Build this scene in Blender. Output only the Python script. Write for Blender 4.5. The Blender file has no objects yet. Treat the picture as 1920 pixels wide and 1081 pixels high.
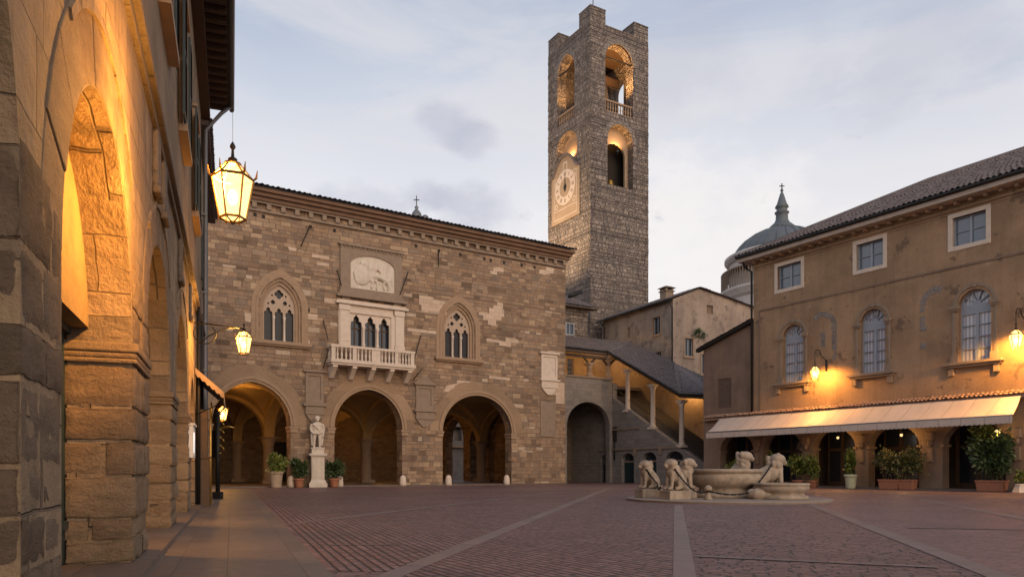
import bpy, bmesh, math, random
from mathutils import Vector, Matrix, noise
from mathutils.geometry import tessellate_polygon
random.seed(7)
R = math.radians
scene = bpy.context.scene
COL = scene.collection

# ------------------------------------------------------------------ camera
F, HZ, CXP, CH = 1400.0, 882.0, 960.0, 1.15      # focal length and horizon in photo pixels, eye height in metres
cam = bpy.data.cameras.new("camera"); cam_o = bpy.data.objects.new("camera", cam); COL.objects.link(cam_o)
cam_o.location = (0, 0, CH); cam_o.rotation_euler = (R(90), 0, 0)
cam.sensor_width = 36; cam.lens = F / 1920 * 36
cam.shift_y = (HZ - 540.5) / 1920
cam.clip_start = 0.1; cam.clip_end = 3000
scene.camera = cam_o

# ------------------------------------------------------------------ light
SUN_EL, SUN_AZ = 24.0, 150.0        # azimuth measured clockwise from +Y: behind the camera, to its right
world = bpy.data.worlds.new("World"); scene.world = world; world.use_nodes = True
wt = world.node_tree; wt.nodes.clear()
def wn(t, **k):
    n = wt.nodes.new(t)
    for a, b in k.items(): setattr(n, a, b)
    return n
wo = wn('ShaderNodeOutputWorld'); bg = wn('ShaderNodeBackground'); wt.links.new(bg.outputs[0], wo.inputs[0])
tc = wn('ShaderNodeTexCoord'); sp = wn('ShaderNodeSeparateXYZ'); wt.links.new(tc.outputs['Generated'], sp.inputs[0])
sky = wn('ShaderNodeTexSky', sky_type='NISHITA', sun_disc=False, sun_elevation=R(4), sun_rotation=R(SUN_AZ), dust_density=2.0)
ramp = wn('ShaderNodeValToRGB')                   # dusk sky by height above the horizon (z of the direction)
els = ramp.color_ramp.elements
els[0].position = 0.0; els[0].color = (.88, .78, .74, 1)
els[1].position = 1.0; els[1].color = (.20, .27, .42, 1)
for p, c in ((.27, (.84, .81, .83, 1)), (.37, (.74, .73, .775, 1)), (.46, (.56, .595, .69, 1)), (.56, (.38, .44, .57, 1))):
    e = els.new(p); e.color = c
# warp the height by a little noise so that bands are not straight
nz0 = wn('ShaderNodeTexNoise'); nz0.inputs['Scale'].default_value = 1.6; nz0.inputs['Detail'].default_value = 3
mp0 = wn('ShaderNodeMapping'); mp0.inputs['Scale'].default_value = (1, 1, 2.5)
wt.links.new(tc.outputs['Generated'], mp0.inputs[0]); wt.links.new(mp0.outputs[0], nz0.inputs['Vector'])
mA = wn('ShaderNodeMath', operation='MULTIPLY_ADD'); wt.links.new(nz0.outputs[0], mA.inputs[0])
mA.inputs[1].default_value = .16; mA.inputs[2].default_value = -.08
mB = wn('ShaderNodeMath', operation='ADD'); wt.links.new(sp.outputs[2], mB.inputs[0]); wt.links.new(mA.outputs[0], mB.inputs[1])
wt.links.new(mB.outputs[0], ramp.inputs[0])
skm = wn('ShaderNodeMixRGB', blend_type='ADD'); skm.inputs[0].default_value = .04
wt.links.new(ramp.outputs[0], skm.inputs[1]); wt.links.new(sky.outputs[0], skm.inputs[2])
last = skm.outputs[0]
# soft grey clouds: a few cloud banks at given directions, broken up by noise
nz = wn('ShaderNodeTexNoise'); nz.inputs['Scale'].default_value = 13; nz.inputs['Detail'].default_value = 5; nz.inputs['Roughness'].default_value = .55
mp = wn('ShaderNodeMapping'); mp.inputs['Scale'].default_value = (1, 1, 1.7)
wt.links.new(tc.outputs['Generated'], mp.inputs[0]); wt.links.new(mp.outputs[0], nz.inputs['Vector'])
def bank(px, py, rad, amp, last, zs=1.6, col=(.47, .49, .60, 1)):
    d = Vector(((px - CXP) / F, 1, (HZ - py) / F)).normalized()
    vs = wn('ShaderNodeVectorMath', operation='SUBTRACT'); wt.links.new(tc.outputs['Generated'], vs.inputs[0]); vs.inputs[1].default_value = d
    vm = wn('ShaderNodeVectorMath', operation='MULTIPLY'); wt.links.new(vs.outputs[0], vm.inputs[0]); vm.inputs[1].default_value = (1, 1, zs)
    ln = wn('ShaderNodeVectorMath', operation='LENGTH'); wt.links.new(vm.outputs[0], ln.inputs[0])
    m1 = wn('ShaderNodeMapRange', interpolation_type='SMOOTHSTEP')
    wt.links.new(ln.outputs['Value'], m1.inputs[0]); m1.inputs[1].default_value = rad; m1.inputs[2].default_value = 0; m1.inputs[3].default_value = 0; m1.inputs[4].default_value = .55
    ad = wn('ShaderNodeMath', operation='ADD'); wt.links.new(m1.outputs[0], ad.inputs[0]); wt.links.new(nz.outputs[0], ad.inputs[1])
    m2 = wn('ShaderNodeMapRange', interpolation_type='SMOOTHSTEP')
    wt.links.new(ad.outputs[0], m2.inputs[0]); m2.inputs[1].default_value = .62; m2.inputs[2].default_value = 1.02; m2.inputs[3].default_value = 0; m2.inputs[4].default_value = amp
    mx = wn('ShaderNodeMixRGB'); wt.links.new(m2.outputs[0], mx.inputs[0]); wt.links.new(last, mx.inputs[1]); mx.inputs[2].default_value = col
    return mx.outputs[0]
# thin streaked veil
mps = wn('ShaderNodeMapping'); mps.inputs['Scale'].default_value = (1.2, 1.2, 5.5); mps.inputs['Rotation'].default_value = (.12, .2, 0)
wt.links.new(tc.outputs['Generated'], mps.inputs[0])
nzs = wn('ShaderNodeTexNoise'); nzs.inputs['Scale'].default_value = 2.6; nzs.inputs['Detail'].default_value = 6; nzs.inputs['Roughness'].default_value = .6; nzs.inputs['Distortion'].default_value = .5
wt.links.new(mps.outputs[0], nzs.inputs['Vector'])
rs_ = wn('ShaderNodeMapRange', interpolation_type='SMOOTHSTEP'); wt.links.new(nzs.outputs[0], rs_.inputs[0]); rs_.inputs[1].default_value = .38; rs_.inputs[2].default_value = .70; rs_.inputs[3].default_value = 0; rs_.inputs[4].default_value = .55
mxs = wn('ShaderNodeMixRGB'); wt.links.new(rs_.outputs[0], mxs.inputs[0]); wt.links.new(last, mxs.inputs[1]); mxs.inputs[2].default_value = (.80, .775, .79, 1); last = mxs.outputs[0]
for b in ((1300, 540, .36, .6, 1.2, (.97, .93, .91, 1)), (835, 232, .066, .45), (885, 262, .06, .45), (700, 400, .10, .35), (870, 400, .10, .55), (800, 375, .06, .4), (620, 372, .06, .35), (1290, 120, .16, .3), (1700, 90, .2, .35)):
    last = bank(*b[:4], last, *b[4:])
wt.links.new(last, bg.inputs[0]); bg.inputs[1].default_value = 1.0

sun = bpy.data.lights.new("sun", 'SUN'); sun_o = bpy.data.objects.new("sun", sun); COL.objects.link(sun_o)
sun.energy = 1.5; sun.angle = R(50); sun.color = (1.0, .75, .53)
sdir = Vector((math.sin(R(SUN_AZ)) * math.cos(R(SUN_EL)), math.cos(R(SUN_AZ)) * math.cos(R(SUN_EL)), math.sin(R(SUN_EL))))
sun_o.rotation_euler = (-sdir).to_track_quat('-Z', 'Y').to_euler(); sun_o.location = sdir * 200

scene.view_settings.view_transform = 'Standard'; scene.view_settings.look = 'None'
scene.view_settings.exposure = 0.0; scene.view_settings.gamma = 1.0; scene.view_settings.use_curve_mapping = False

# ------------------------------------------------------------------ frames: x along a wall, y into the building, z up
class Frame:
    def __init__(s, ox, oy, dx, dy):
        l = math.hypot(dx, dy); s.o = (ox, oy); s.d = (dx / l, dy / l); s.y = (-dy / l, dx / l)
        s.rz = math.atan2(dy, dx)
        s.M = Matrix.Translation((ox, oy, 0)) @ Matrix.Rotation(s.rz, 4, 'Z')
    def uv(s, px, py, off=0.0):                  # where the sight line through a photo pixel meets the plane off metres in front of the wall
        rx = (px - CXP) / F
        ox = s.o[0] - off * s.y[0]; oy = s.o[1] - off * s.y[1]
        t = (rx * oy - ox) / (s.d[0] - rx * s.d[1]); Y = oy + t * s.d[1]
        return t, CH + (HZ - py) / F * Y
    def P(s, t, y, z): return s.M @ Vector((t, y, z))
WORLD = Frame(0, 0, 1, 0)
def at(px, py, Y): return Vector(((px - CXP) / F * Y, Y, CH + (HZ - py) / F * Y))
def ground(px, py, z=0.0):
    Y = (CH - z) * F / (py - HZ); return Vector(((px - CXP) / F * Y, Y, z))

# ------------------------------------------------------------------ objects
def tag(o, label=None, cat=None, group=None, kind=None):
    if label: o['label'] = label
    if cat: o['category'] = cat
    if group: o['group'] = group
    if kind: o['kind'] = kind
    return o
def thing(name, label, cat, frame=None, loc=None, rz=0.0, group=None):
    o = bpy.data.objects.new(name, None); COL.objects.link(o); o.empty_display_size = .3
    if frame: o.matrix_world = frame.M
    else: o.location = loc; o.rotation_euler = (0, 0, rz)
    return tag(o, label, cat, group)
def copy_tree(o, parent=None):
    c = o.copy(); COL.objects.link(c)
    if parent: c.parent = parent
    for ch in list(o.children): copy_tree(ch, c)
    return c

class MB:
    """collects shapes in a frame's coordinates and links them as ONE mesh object"""
    def __init__(s): s.v = []; s.f = []; s.uvs = {}; s.smooth = set()
    def add(s, vs, fs, smooth=False):
        b = len(s.v); s.v += [tuple(v) for v in vs]
        for f in fs:
            if smooth: s.smooth.add(len(s.f))
            s.f.append(tuple(i + b for i in f))
        return s
    def box(s, x0, x1, y0, y1, z0, z1):
        vs = [(x, y, z) for z in (z0, z1) for y in (y0, y1) for x in (x0, x1)]
        return s.add(vs, [(0, 2, 3, 1), (4, 5, 7, 6), (0, 1, 5, 4), (2, 6, 7, 3), (0, 4, 6, 2), (1, 3, 7, 5)])
    def taper(s, x0, x1, y0, y1, z0, z1, k, ky=None):       # box whose top is k times its foot
        ky = k if ky is None else ky
        cx, cy = (x0 + x1) / 2, (y0 + y1) / 2; hx, hy = (x1 - x0) / 2, (y1 - y0) / 2
        vs = [(cx + a * hx, cy + b * hy, z0) for b in (-1, 1) for a in (-1, 1)] + [(cx + a * hx * k, cy + b * hy * ky, z1) for b in (-1, 1) for a in (-1, 1)]
        return s.add(vs, [(0, 2, 3, 1), (4, 5, 7, 6), (0, 1, 5, 4), (2, 6, 7, 3), (0, 4, 6, 2), (1, 3, 7, 5)])
    def wall(s, outer, holes, y0, y1, back=True):           # polygon in xz with holes, front at y0 and back at y1
        loops = [outer] + list(holes)
        pts = [Vector((p[0], 0, p[1])) for l in loops for p in l]
        tris = tessellate_polygon([[Vector((p[0], p[1], 0)) for p in l] for l in loops])
        n = len(pts)
        vs = [(p.x, y0, p.z) for p in pts] + [(p.x, y1, p.z) for p in pts]
        fs = []
        for t in tris:
            a, b, c = (pts[i] for i in t)
            cr = (b.x - a.x) * (c.z - a.z) - (b.z - a.z) * (c.x - a.x)
            t = tuple(t) if cr > 0 else tuple(reversed(t))
            fs.append(t)
            if back: fs.append(tuple(i + n for i in reversed(t)))
        k = 0
        for li, l in enumerate(loops):
            m = len(l)
            area = sum(l[i][0] * l[(i + 1) % m][1] - l[(i + 1) % m][0] * l[i][1] for i in range(m))
            ccw = area > 0
            for i in range(m):
                a, b = k + i, k + (i + 1) % m
                q = (a, a + n, b + n, b) if (ccw == (li == 0)) else (a, b, b + n, a + n)
                fs.append(q)
            k += m
        return s.add(vs, fs)
    def prism(s, poly, y0, y1): return s.wall(poly, [], y0, y1)
    def slab(s, poly, z0, z1):                               # polygon in xy, extruded in z
        n = len(poly)
        area = sum(poly[i][0] * poly[(i + 1) % n][1] - poly[(i + 1) % n][0] * poly[i][1] for i in range(n))
        if area < 0: poly = list(reversed(poly))
        vs = [(p[0], p[1], z0) for p in poly] + [(p[0], p[1], z1) for p in poly]
        fs = [tuple(range(n - 1, -1, -1)), tuple(range(n, 2 * n))] + [(i, (i + 1) % n, n + (i + 1) % n, n + i) for i in range(n)]
        return s.add(vs, fs)
    def band(s, pin, pout, y0, y1):                          # moulding between two polylines in xz
        n = len(pin)
        vs = [(p[0], y0, p[1]) for p in pin] + [(p[0], y0, p[1]) for p in pout] + [(p[0], y1, p[1]) for p in pin] + [(p[0], y1, p[1]) for p in pout]
        fs = []
        for i in range(n - 1):
            fs += [(i, i + 1, n + i + 1, n + i), (2 * n + i, 3 * n + i, 3 * n + i + 1, 2 * n + i + 1),
                   (i, 2 * n + i, 2 * n + i + 1, i + 1), (n + i, n + i + 1, 3 * n + i + 1, 3 * n + i)]
        fs += [(0, n, 3 * n, 2 * n), (n - 1, 3 * n - 1, 4 * n - 1, 2 * n - 1)]
        return s.add(vs, fs)
    def lathe(s, prof, c=(0, 0, 0), n=24, smooth=True, a0=0.0, a1=2 * math.pi):
        full = abs(a1 - a0 - 2 * math.pi) < 1e-6
        m = n if full else n + 1
        vs = []
        for r, z in prof:
            for k in range(m):
                a = a0 + (a1 - a0) * k / n
                vs.append((c[0] + r * math.cos(a), c[1] + r * math.sin(a), c[2] + z))
        fs = []
        for i in range(len(prof) - 1):
            for k in range(n):
                k2 = (k + 1) % m
                fs.append((i * m + k, i * m + k2, (i + 1) * m + k2, (i + 1) * m + k))
        if full:
            fs.append(tuple(range(m - 1, -1, -1))); L = (len(prof) - 1) * m; fs.append(tuple(range(L, L + m)))
        return s.add(vs, fs, smooth)
    def tube(s, pts, r, n=8, smooth=True):
        pts = [Vector(p) for p in pts]
        rs = r if isinstance(r, (list, tuple)) else [r] * len(pts)
        vs = []; up = Vector((0, 0, 1)); prev = None
        for i, p in enumerate(pts):
            t = (pts[min(i + 1, len(pts) - 1)] - pts[max(i - 1, 0)]).normalized()
            if prev is None:
                a = t.cross(up if abs(t.z) < .95 else Vector((1, 0, 0))).normalized()
            else: a = (prev - t * prev.dot(t)).normalized()
            prev = a; b = t.cross(a)
            for k in range(n):
                an = 2 * math.pi * k / n
                vs.append(p + (a * math.cos(an) + b * math.sin(an)) * rs[i])
        fs = [(i * n + k, i * n + (k + 1) % n, (i + 1) * n + (k + 1) % n, (i + 1) * n + k) for i in range(len(pts) - 1) for k in range(n)]
        fs += [tuple(range(n - 1, -1, -1)), tuple(range((len(pts) - 1) * n, len(pts) * n))]
        return s.add(vs, fs, smooth)
    def ball(s, c, r, n=10, m=8, sc=(1, 1, 1), rot=None):
        vs = []; fs = []
        for i in range(m + 1):
            th = math.pi * i / m
            for k in range(n):
                ph = 2 * math.pi * k / n
                v = Vector((r * sc[0] * math.sin(th) * math.cos(ph), r * sc[1] * math.sin(th) * math.sin(ph), r * sc[2] * math.cos(th)))
                if rot: v.rotate(rot)
                vs.append(v + Vector(c))
        for i in range(m):
            for k in range(n):
                fs.append((i * n + k, (i + 1) * n + k, (i + 1) * n + (k + 1) % n, i * n + (k + 1) % n))
        return s.add(vs, fs, True)
    def tiles(s, A, B, C, D, tw=.32, tl=.45, amp=.075, seed=1):     # pantiles: A-B eave, D-C top edge
        rnd = random.Random(seed)
        A, B, C, D = map(Vector, (A, B, C, D))
        nu = max(2, int((B - A).length / tw)); nv = max(2, int((((D - A).length + (C - B).length) / 2) / tl))
        N = (B - A).cross(D - A).normalized()
        if N.z < 0: N = -N
        prof = [(0, 0), (.2, .62), (.42, 1), (.64, .72), (.84, .08)]
        cols = []
        for i in range(nu):
            for q, h in prof: cols.append((i, (i + q) / nu, h))
        cols.append((nu - 1, 1.0, 0))
        m = len(cols); vs = []; fs = []
        for j in range(nv):
            jit = [(rnd.uniform(-.022, .022), rnd.uniform(-.035, .035)) for _ in range(nu + 1)]
            for e, lift in ((0, .045), (1, 0.0)):
                for (i, u, h) in cols:
                    jj = jit[i]
                    v = (j + e * 1.0) / nv + jj[1] * tl * .5 / nv
                    v = min(max(v, 0), 1.0) if 0 < j < nv - 1 else (j + e) / nv
                    p = (A.lerp(B, u)).lerp(D.lerp(C, u), v)
                    vs.append(p + N * (h * amp + lift + jj[0]))
        for r in range(2 * nv - 1):
            for k in range(m - 1):
                fs.append((r * m + k, r * m + k + 1, (r + 1) * m + k + 1, (r + 1) * m + k))
        # underside
        b = len(vs); vs += [A - N * .03, B - N * .03, C - N * .03, D - N * .03]
        fs += [(b + 3, b + 2, b + 1, b)]
        return s.add(vs, fs)
    def leaves(s, c, rad, n, size, rnd, droop=.2, clumps=9, hollow=.35):
        cl = []
        for _ in range(clumps):
            d = Vector((rnd.gauss(0, 1), rnd.gauss(0, 1), rnd.gauss(0, 1))).normalized()
            k = rnd.uniform(hollow, .85)
            cl.append(Vector((d.x * rad[0], d.y * rad[1], d.z * rad[2])) * k)
        for _ in range(n):
            q = rnd.choice(cl); d = Vector((rnd.gauss(0, 1), rnd.gauss(0, 1), rnd.gauss(0, 1)))
            p = Vector(c) + q + Vector((d.x * rad[0], d.y * rad[1], d.z * rad[2])) * .2
            out = ((p - Vector(c)).normalized() + Vector((rnd.gauss(0, .6), rnd.gauss(0, .6), rnd.gauss(0, .6) + .3 - droop))).normalized()
            side = out.cross(Vector((rnd.gauss(0, 1), rnd.gauss(0, 1), rnd.gauss(0, 1)))).normalized()
            nn = out.cross(side)
            L = size * rnd.uniform(.7, 1.3); w = L * .24
            s.add([p, p + out * L * .5 + side * w + nn * L * .06, p + out * L, p + out * L * .5 - side * w + nn * L * .06], [(0, 1, 2), (0, 2, 3)])
        return s
    def build(s, name, m, parent=None, frame=None, M=None, bevel=0.0, shade=None):
        me = bpy.data.meshes.new(name); me.from_pydata(s.v, [], s.f); me.validate(clean_customdata=False)
        uvl = me.uv_layers.new(name="UVMap")
        for p in me.polygons:
            n = p.normal
            if abs(n.z) > .75:
                for li in p.loop_indices: co = me.vertices[me.loops[li].vertex_index].co; uvl.data[li].uv = (co.x, co.y)
            elif abs(n.y) >= abs(n.x):
                for li in p.loop_indices: co = me.vertices[me.loops[li].vertex_index].co; uvl.data[li].uv = (co.x, co.z)
            else:
                for li in p.loop_indices: co = me.vertices[me.loops[li].vertex_index].co; uvl.data[li].uv = (co.y + 3.37, co.z)
        sm = [(i in s.smooth) for i in range(len(me.polygons))]
        me.polygons.foreach_set('use_smooth', sm)
        o = bpy.data.objects.new(name, me); COL.objects.link(o); me.materials.append(m)
        X = Matrix.Identity(4)
        if frame is not None: X = frame.M
        if M is not None: X = X @ M
        if parent is not None:
            o.parent = parent
            pm = world_m(parent)
            if frame is not None or M is not None:
                me.transform(pm.inverted() @ X)
        else:
            if frame is not None or M is not None: o.matrix_world = X
        if bevel:
            b = o.modifiers.new('bevel', 'BEVEL'); b.width = bevel; b.segments = 2; b.limit_method = 'ANGLE'; b.angle_limit = R(40)
        return o
def world_m(o):
    m = o.matrix_basis.copy()
    return world_m(o.parent) @ m if o.parent else m

def organic(name, shapes, m, parent=None, voxel=.03, smooth=4, frame=None, M=None, rough=0.0):
    """one continuous skin over overlapping ellipsoids and tapered limbs"""
    b = MB()
    for sh in shapes:
        if sh[0] == 'e': b.ball(sh[1], 1, 14, 10, sh[2], sh[3] if len(sh) > 3 else None)
        elif sh[0] == 'l': b.tube(sh[1], sh[2], 10)
        elif sh[0] == 'b': b.box(*sh[1])
    me = bpy.data.meshes.new('t'); me.from_pydata(b.v, [], b.f)
    o = bpy.data.objects.new('t', me); COL.objects.link(o)
    r = o.modifiers.new('r', 'REMESH'); r.mode = 'VOXEL'; r.voxel_size = voxel
    q = o.modifiers.new('s', 'SMOOTH'); q.iterations = smooth; q.factor = .5
    dg = bpy.context.evaluated_depsgraph_get(); ev = o.evaluated_get(dg)
    me2 = bpy.data.meshes.new_from_object(ev); bpy.data.objects.remove(o); bpy.data.meshes.remove(me)
    k = MB(); k.v = [tuple(v.co) for v in me2.vertices]; k.f = [tuple(p.vertices) for p in me2.polygons]; k.smooth = set(range(len(k.f)))
    bpy.data.meshes.remove(me2)
    return k.build(name, m, parent, frame, M)

def arch(x0, x1, zs, za, n=18):                   # from the left springing over the crown to the right springing
    xc, w, h = (x0 + x1) / 2, (x1 - x0) / 2, za - zs
    if h > w * 1.02:                              # pointed
        c = (h * h - w * w) / (2 * w); rr = w + c; a = math.atan2(h, c)
        L = [(xc + c - rr * math.cos(a * i / n), zs + rr * math.sin(a * i / n)) for i in range(n + 1)]
        return L + [(2 * xc - x, z) for x, z in reversed(L[:-1])]
    return [(xc - w * math.cos(math.pi * i / (2 * n)), zs + h * math.sin(math.pi * i / (2 * n))) for i in range(2 * n + 1)]
def arch_hole(x0, x1, z0, zs, za, n=18): return [(x0, z0)] + arch(x0, x1, zs, za, n) + [(x1, z0)]
def rect(x0, x1, z0, z1): return [(x0, z0), (x0, z1), (x1, z1), (x1, z0)]
def circle(cx, cz, r, n=16, f=None): return [(cx + r * (f(2 * math.pi * k / n) if f else 1) * math.cos(2 * math.pi * k / n), cz + r * (f(2 * math.pi * k / n) if f else 1) * math.sin(2 * math.pi * k / n)) for k in range(n)]

# ------------------------------------------------------------------ materials
def newmat(name):
    m = bpy.data.materials.new(name); m.use_nodes = True
    t = m.node_tree; b = t.nodes['Principled BSDF']; return m, t, b
class NT:
    def __init__(s, t): s.t = t
    def n(s, ty, **k):
        n = s.t.nodes.new(ty)
        for a, v in k.items(): setattr(n, a, v)
        return n
    def set(s, sock, v):
        if hasattr(v, 'is_output') or isinstance(v, bpy.types.NodeSocket): s.t.links.new(v, sock)
        else: sock.default_value = v
    def math(s, op, a, b=None, c=None, clamp=False):
        n = s.n('ShaderNodeMath', operation=op, use_clamp=clamp); s.set(n.inputs[0], a)
        if b is not None: s.set(n.inputs[1], b)
        if c is not None: s.set(n.inputs[2], c)
        return n.outputs[0]
    def mix(s, f, a, b, mode='MIX'):
        n = s.n('ShaderNodeMixRGB', blend_type=mode); s.set(n.inputs[0], f); s.set(n.inputs[1], a); s.set(n.inputs[2], b); return n.outputs[0]
    def noise(s, vec, scale, detail=4, rough=.55, dim='3D'):
        n = s.n('ShaderNodeTexNoise', noise_dimensions=dim)
        if vec is not None: s.t.links.new(vec, n.inputs['Vector'])
        n.inputs['Scale'].default_value = scale; n.inputs['Detail'].default_value = detail; n.inputs['Roughness'].default_value = rough
        return n.outputs[0]
    def rng(s, v, a, b, c=0.0, d=1.0, smooth=True):
        n = s.n('ShaderNodeMapRange'); n.interpolation_type = 'SMOOTHSTEP' if smooth else 'LINEAR'
        s.set(n.inputs[0], v)
        for i, q in enumerate((a, b, c, d)): n.inputs[i + 1].default_value = q
        return n.outputs[0]
    def ramp(s, v, cols, const=False):
        n = s.n('ShaderNodeValToRGB'); e = n.color_ramp.elements
        if const: n.color_ramp.interpolation = 'CONSTANT'
        e[0].position = 0; e[0].color = (*cols[0], 1); e[1].position = 1 if not const else (len(cols) - 1) / len(cols); e[1].color = (*cols[-1], 1)
        for i, c in enumerate(cols[1:-1], 1):
            q = e.new(i / (len(cols) - 1) if not const else i / len(cols)); q.color = (*c, 1)
        s.set(n.inputs[0], v); return n.outputs[0]
    def bump(s, h, strength, dist=.02):
        n = s.n('ShaderNodeBump'); s.set(n.inputs['Height'], h); n.inputs['Strength'].default_value = strength; n.inputs['Distance'].default_value = dist; return n.outputs[0]
    def comb(s, x, y, z=0.0):
        n = s.n('ShaderNodeCombineXYZ'); s.set(n.inputs[0], x); s.set(n.inputs[1], y); s.set(n.inputs[2], z); return n.outputs[0]

def masonry(name, w, h, cols, joint, jcol, bump=.6, dist=.03, patch=None, patch_thr=.62, patch_scale=.09, wob=.05, rough=.85, grime=.35, fine=9.0, uneven=.25, spec=.25, stain=None, streak=0.0):
    m, t, b = newmat(name); q = NT(t)
    uvn = q.n('ShaderNodeUVMap'); uv = uvn.outputs[0]
    sx = q.n('ShaderNodeSeparateXYZ'); t.links.new(uv, sx.inputs[0]); u, v = sx.outputs[0], sx.outputs[1]
    nw = q.n('ShaderNodeTexNoise'); t.links.new(uv, nw.inputs['Vector']); nw.inputs['Scale'].default_value = 2.2 / max(w, .2) ; nw.inputs['Detail'].default_value = 2
    sc = q.n('ShaderNodeSeparateXYZ'); t.links.new(nw.outputs[1], sc.inputs[0])
    u1 = q.math('ADD', u, q.math('MULTIPLY_ADD', sc.outputs[0], 2 * wob, -wob))
    v1 = q.math('ADD', v, q.math('MULTIPLY_ADD', sc.outputs[1], wob, -wob * .5))
    # uneven courses
    vn = q.noise(q.comb(0.0, q.math('MULTIPLY', v1, .9 / h)), 1.0, 1)
    v2 = q.math('ADD', q.math('DIVIDE', v1, h), q.math('MULTIPLY', vn, uneven * 4))
    row = q.math('FLOOR', v2)
    wr = q.n('ShaderNodeTexWhiteNoise', noise_dimensions='1D'); t.links.new(row, wr.inputs['W'])
    u2 = q.math('ADD', q.math('MULTIPLY', q.math('DIVIDE', u1, w), q.math('MULTIPLY_ADD', wr.outputs[0], .6, .7)), q.math('MULTIPLY', wr.outputs[0], 17.3))
    # uneven lengths
    un = q.noise(q.comb(q.math('MULTIPLY', u2, .9), q.math('MULTIPLY', row, 7.7)), 1.0, 1)
    u2 = q.math('ADD', u2, q.math('MULTIPLY', un, 1.3))
    col = q.math('FLOOR', u2)
    fu, fv = q.math('FRACT', u2), q.math('FRACT', v2)
    du = q.math('MULTIPLY', q.math('MINIMUM', fu, q.math('SUBTRACT', 1.0, fu)), w)
    dv = q.math('MULTIPLY', q.math('MINIMUM', fv, q.math('SUBTRACT', 1.0, fv)), h)
    e = q.math('MINIMUM', du, dv)
    mask = q.rng(e, joint * .35, joint)
    wc = q.n('ShaderNodeTexWhiteNoise', noise_dimensions='2D'); t.links.new(q.comb(col, row), wc.inputs['Vector'])
    r1 = wc.outputs[0]
    sc2 = q.n('ShaderNodeSeparateXYZ'); t.links.new(wc.outputs[1], sc2.inputs[0]); r2 = sc2.outputs[1]
    c = q.ramp(r1, cols)
    if patch:
        pn = q.noise(q.comb(q.math('MULTIPLY', q.math('DIVIDE', q.math('ADD', col, 0.0), 1 / w), patch_scale), q.math('MULTIPLY', row, h * patch_scale * 1.6)), 6.0, 3, .7)
        pm = q.rng(q.math('ADD', pn, q.math('MULTIPLY_ADD', r2, .28, -.14)), patch_thr, patch_thr + .02)
        c = q.mix(pm, c, (*patch, 1))
    fn = q.noise(uv, fine, 6, .65)
    c = q.mix(1.0, c, q.ramp(fn, [(.62,) * 3, (1.0,) * 3, (1.32,) * 3]), 'MULTIPLY')
    gn = q.noise(uv, .35, 5, .6)
    c = q.mix(1.0, c, q.ramp(gn, [(1 - grime,) * 3, (1.0,) * 3, (1 + grime * .55,) * 3]), 'MULTIPLY')
    if streak:                                    # rain streaks down the wall
        k_ = q.noise(q.comb(q.math('MULTIPLY', u, 1.1), q.math('MULTIPLY', v, .10)), 1.0, 6, .7)
        c = q.mix(1.0, c, q.ramp(k_, [(1 - streak,) * 3, (1 - streak * .35,) * 3, (1.03,) * 3, (1.15,) * 3]), 'MULTIPLY')
    if stain:                                     # dark weathering with its own streaky shape
        sn = q.noise(q.comb(q.math('MULTIPLY', u, 1.6), q.math('MULTIPLY', v, .25)), 1.0, 5, .65)
        c = q.mix(q.rng(sn, .52, .70, 0, .75), c, (*stain, 1))
    c = q.mix(q.math('SUBTRACT', 1.0, mask), c, (*jcol, 1))
    t.links.new(c, b.inputs['Base Color']); b.inputs['Roughness'].default_value = rough; b.inputs['Specular IOR Level'].default_value = spec
    fn2 = q.noise(uv, fine * 5, 5, .7)
    hgt = q.math('ADD', q.math('ADD', q.math('MULTIPLY', mask, q.math('MULTIPLY_ADD', r2, .5, .6)), q.math('MULTIPLY', fn, .7)), q.math('MULTIPLY', fn2, .3))
    t.links.new(q.bump(hgt, bump, dist), b.inputs['Normal'])
    return m

def plaster(name, c1, c2, scale=.5, stain=None, stain_thr=.6, bump=.25, rough=.9, streak=True, patch=None):
    m, t, b = newmat(name); q = NT(t)
    uv = q.n('ShaderNodeUVMap').outputs[0]
    a = q.noise(uv, scale, 6, .62)
    c = q.mix(q.rng(a, .32, .68), (*c1, 1), (*c2, 1))
    f = q.noise(uv, 7, 6, .7)
    c = q.mix(1.0, c, q.ramp(f, [(.78,) * 3, (1.0,) * 3, (1.2,) * 3]), 'MULTIPLY')
    if streak:
        mp = q.n('ShaderNodeMapping'); mp.inputs['Scale'].default_value = (2.2, .22, 1); t.links.new(uv, mp.inputs[0])
        s_ = q.noise(mp.outputs[0], 1.0, 5, .65)
        c = q.mix(1.0, c, q.ramp(s_, [(.66,) * 3, (1.0,) * 3, (1.14,) * 3]), 'MULTIPLY')
    if stain:
        s2 = q.noise(uv, scale * 1.9, 7, .7)
        c = q.mix(q.rng(s2, stain_thr, stain_thr + .05, 0, .8), c, (*stain, 1))
    if patch:
        s3 = q.noise(uv, scale * 1.7, 8, .72)
        c = q.mix(q.rng(s3, .585, .66, 0, .5), c, (*patch, 1))
    t.links.new(c, b.inputs['Base Color']); b.inputs['Roughness'].default_value = rough; b.inputs['Specular IOR Level'].default_value = .2
    t.links.new(q.bump(q.math('ADD', f, a), bump, .03), b.inputs['Normal'])
    return m

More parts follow.
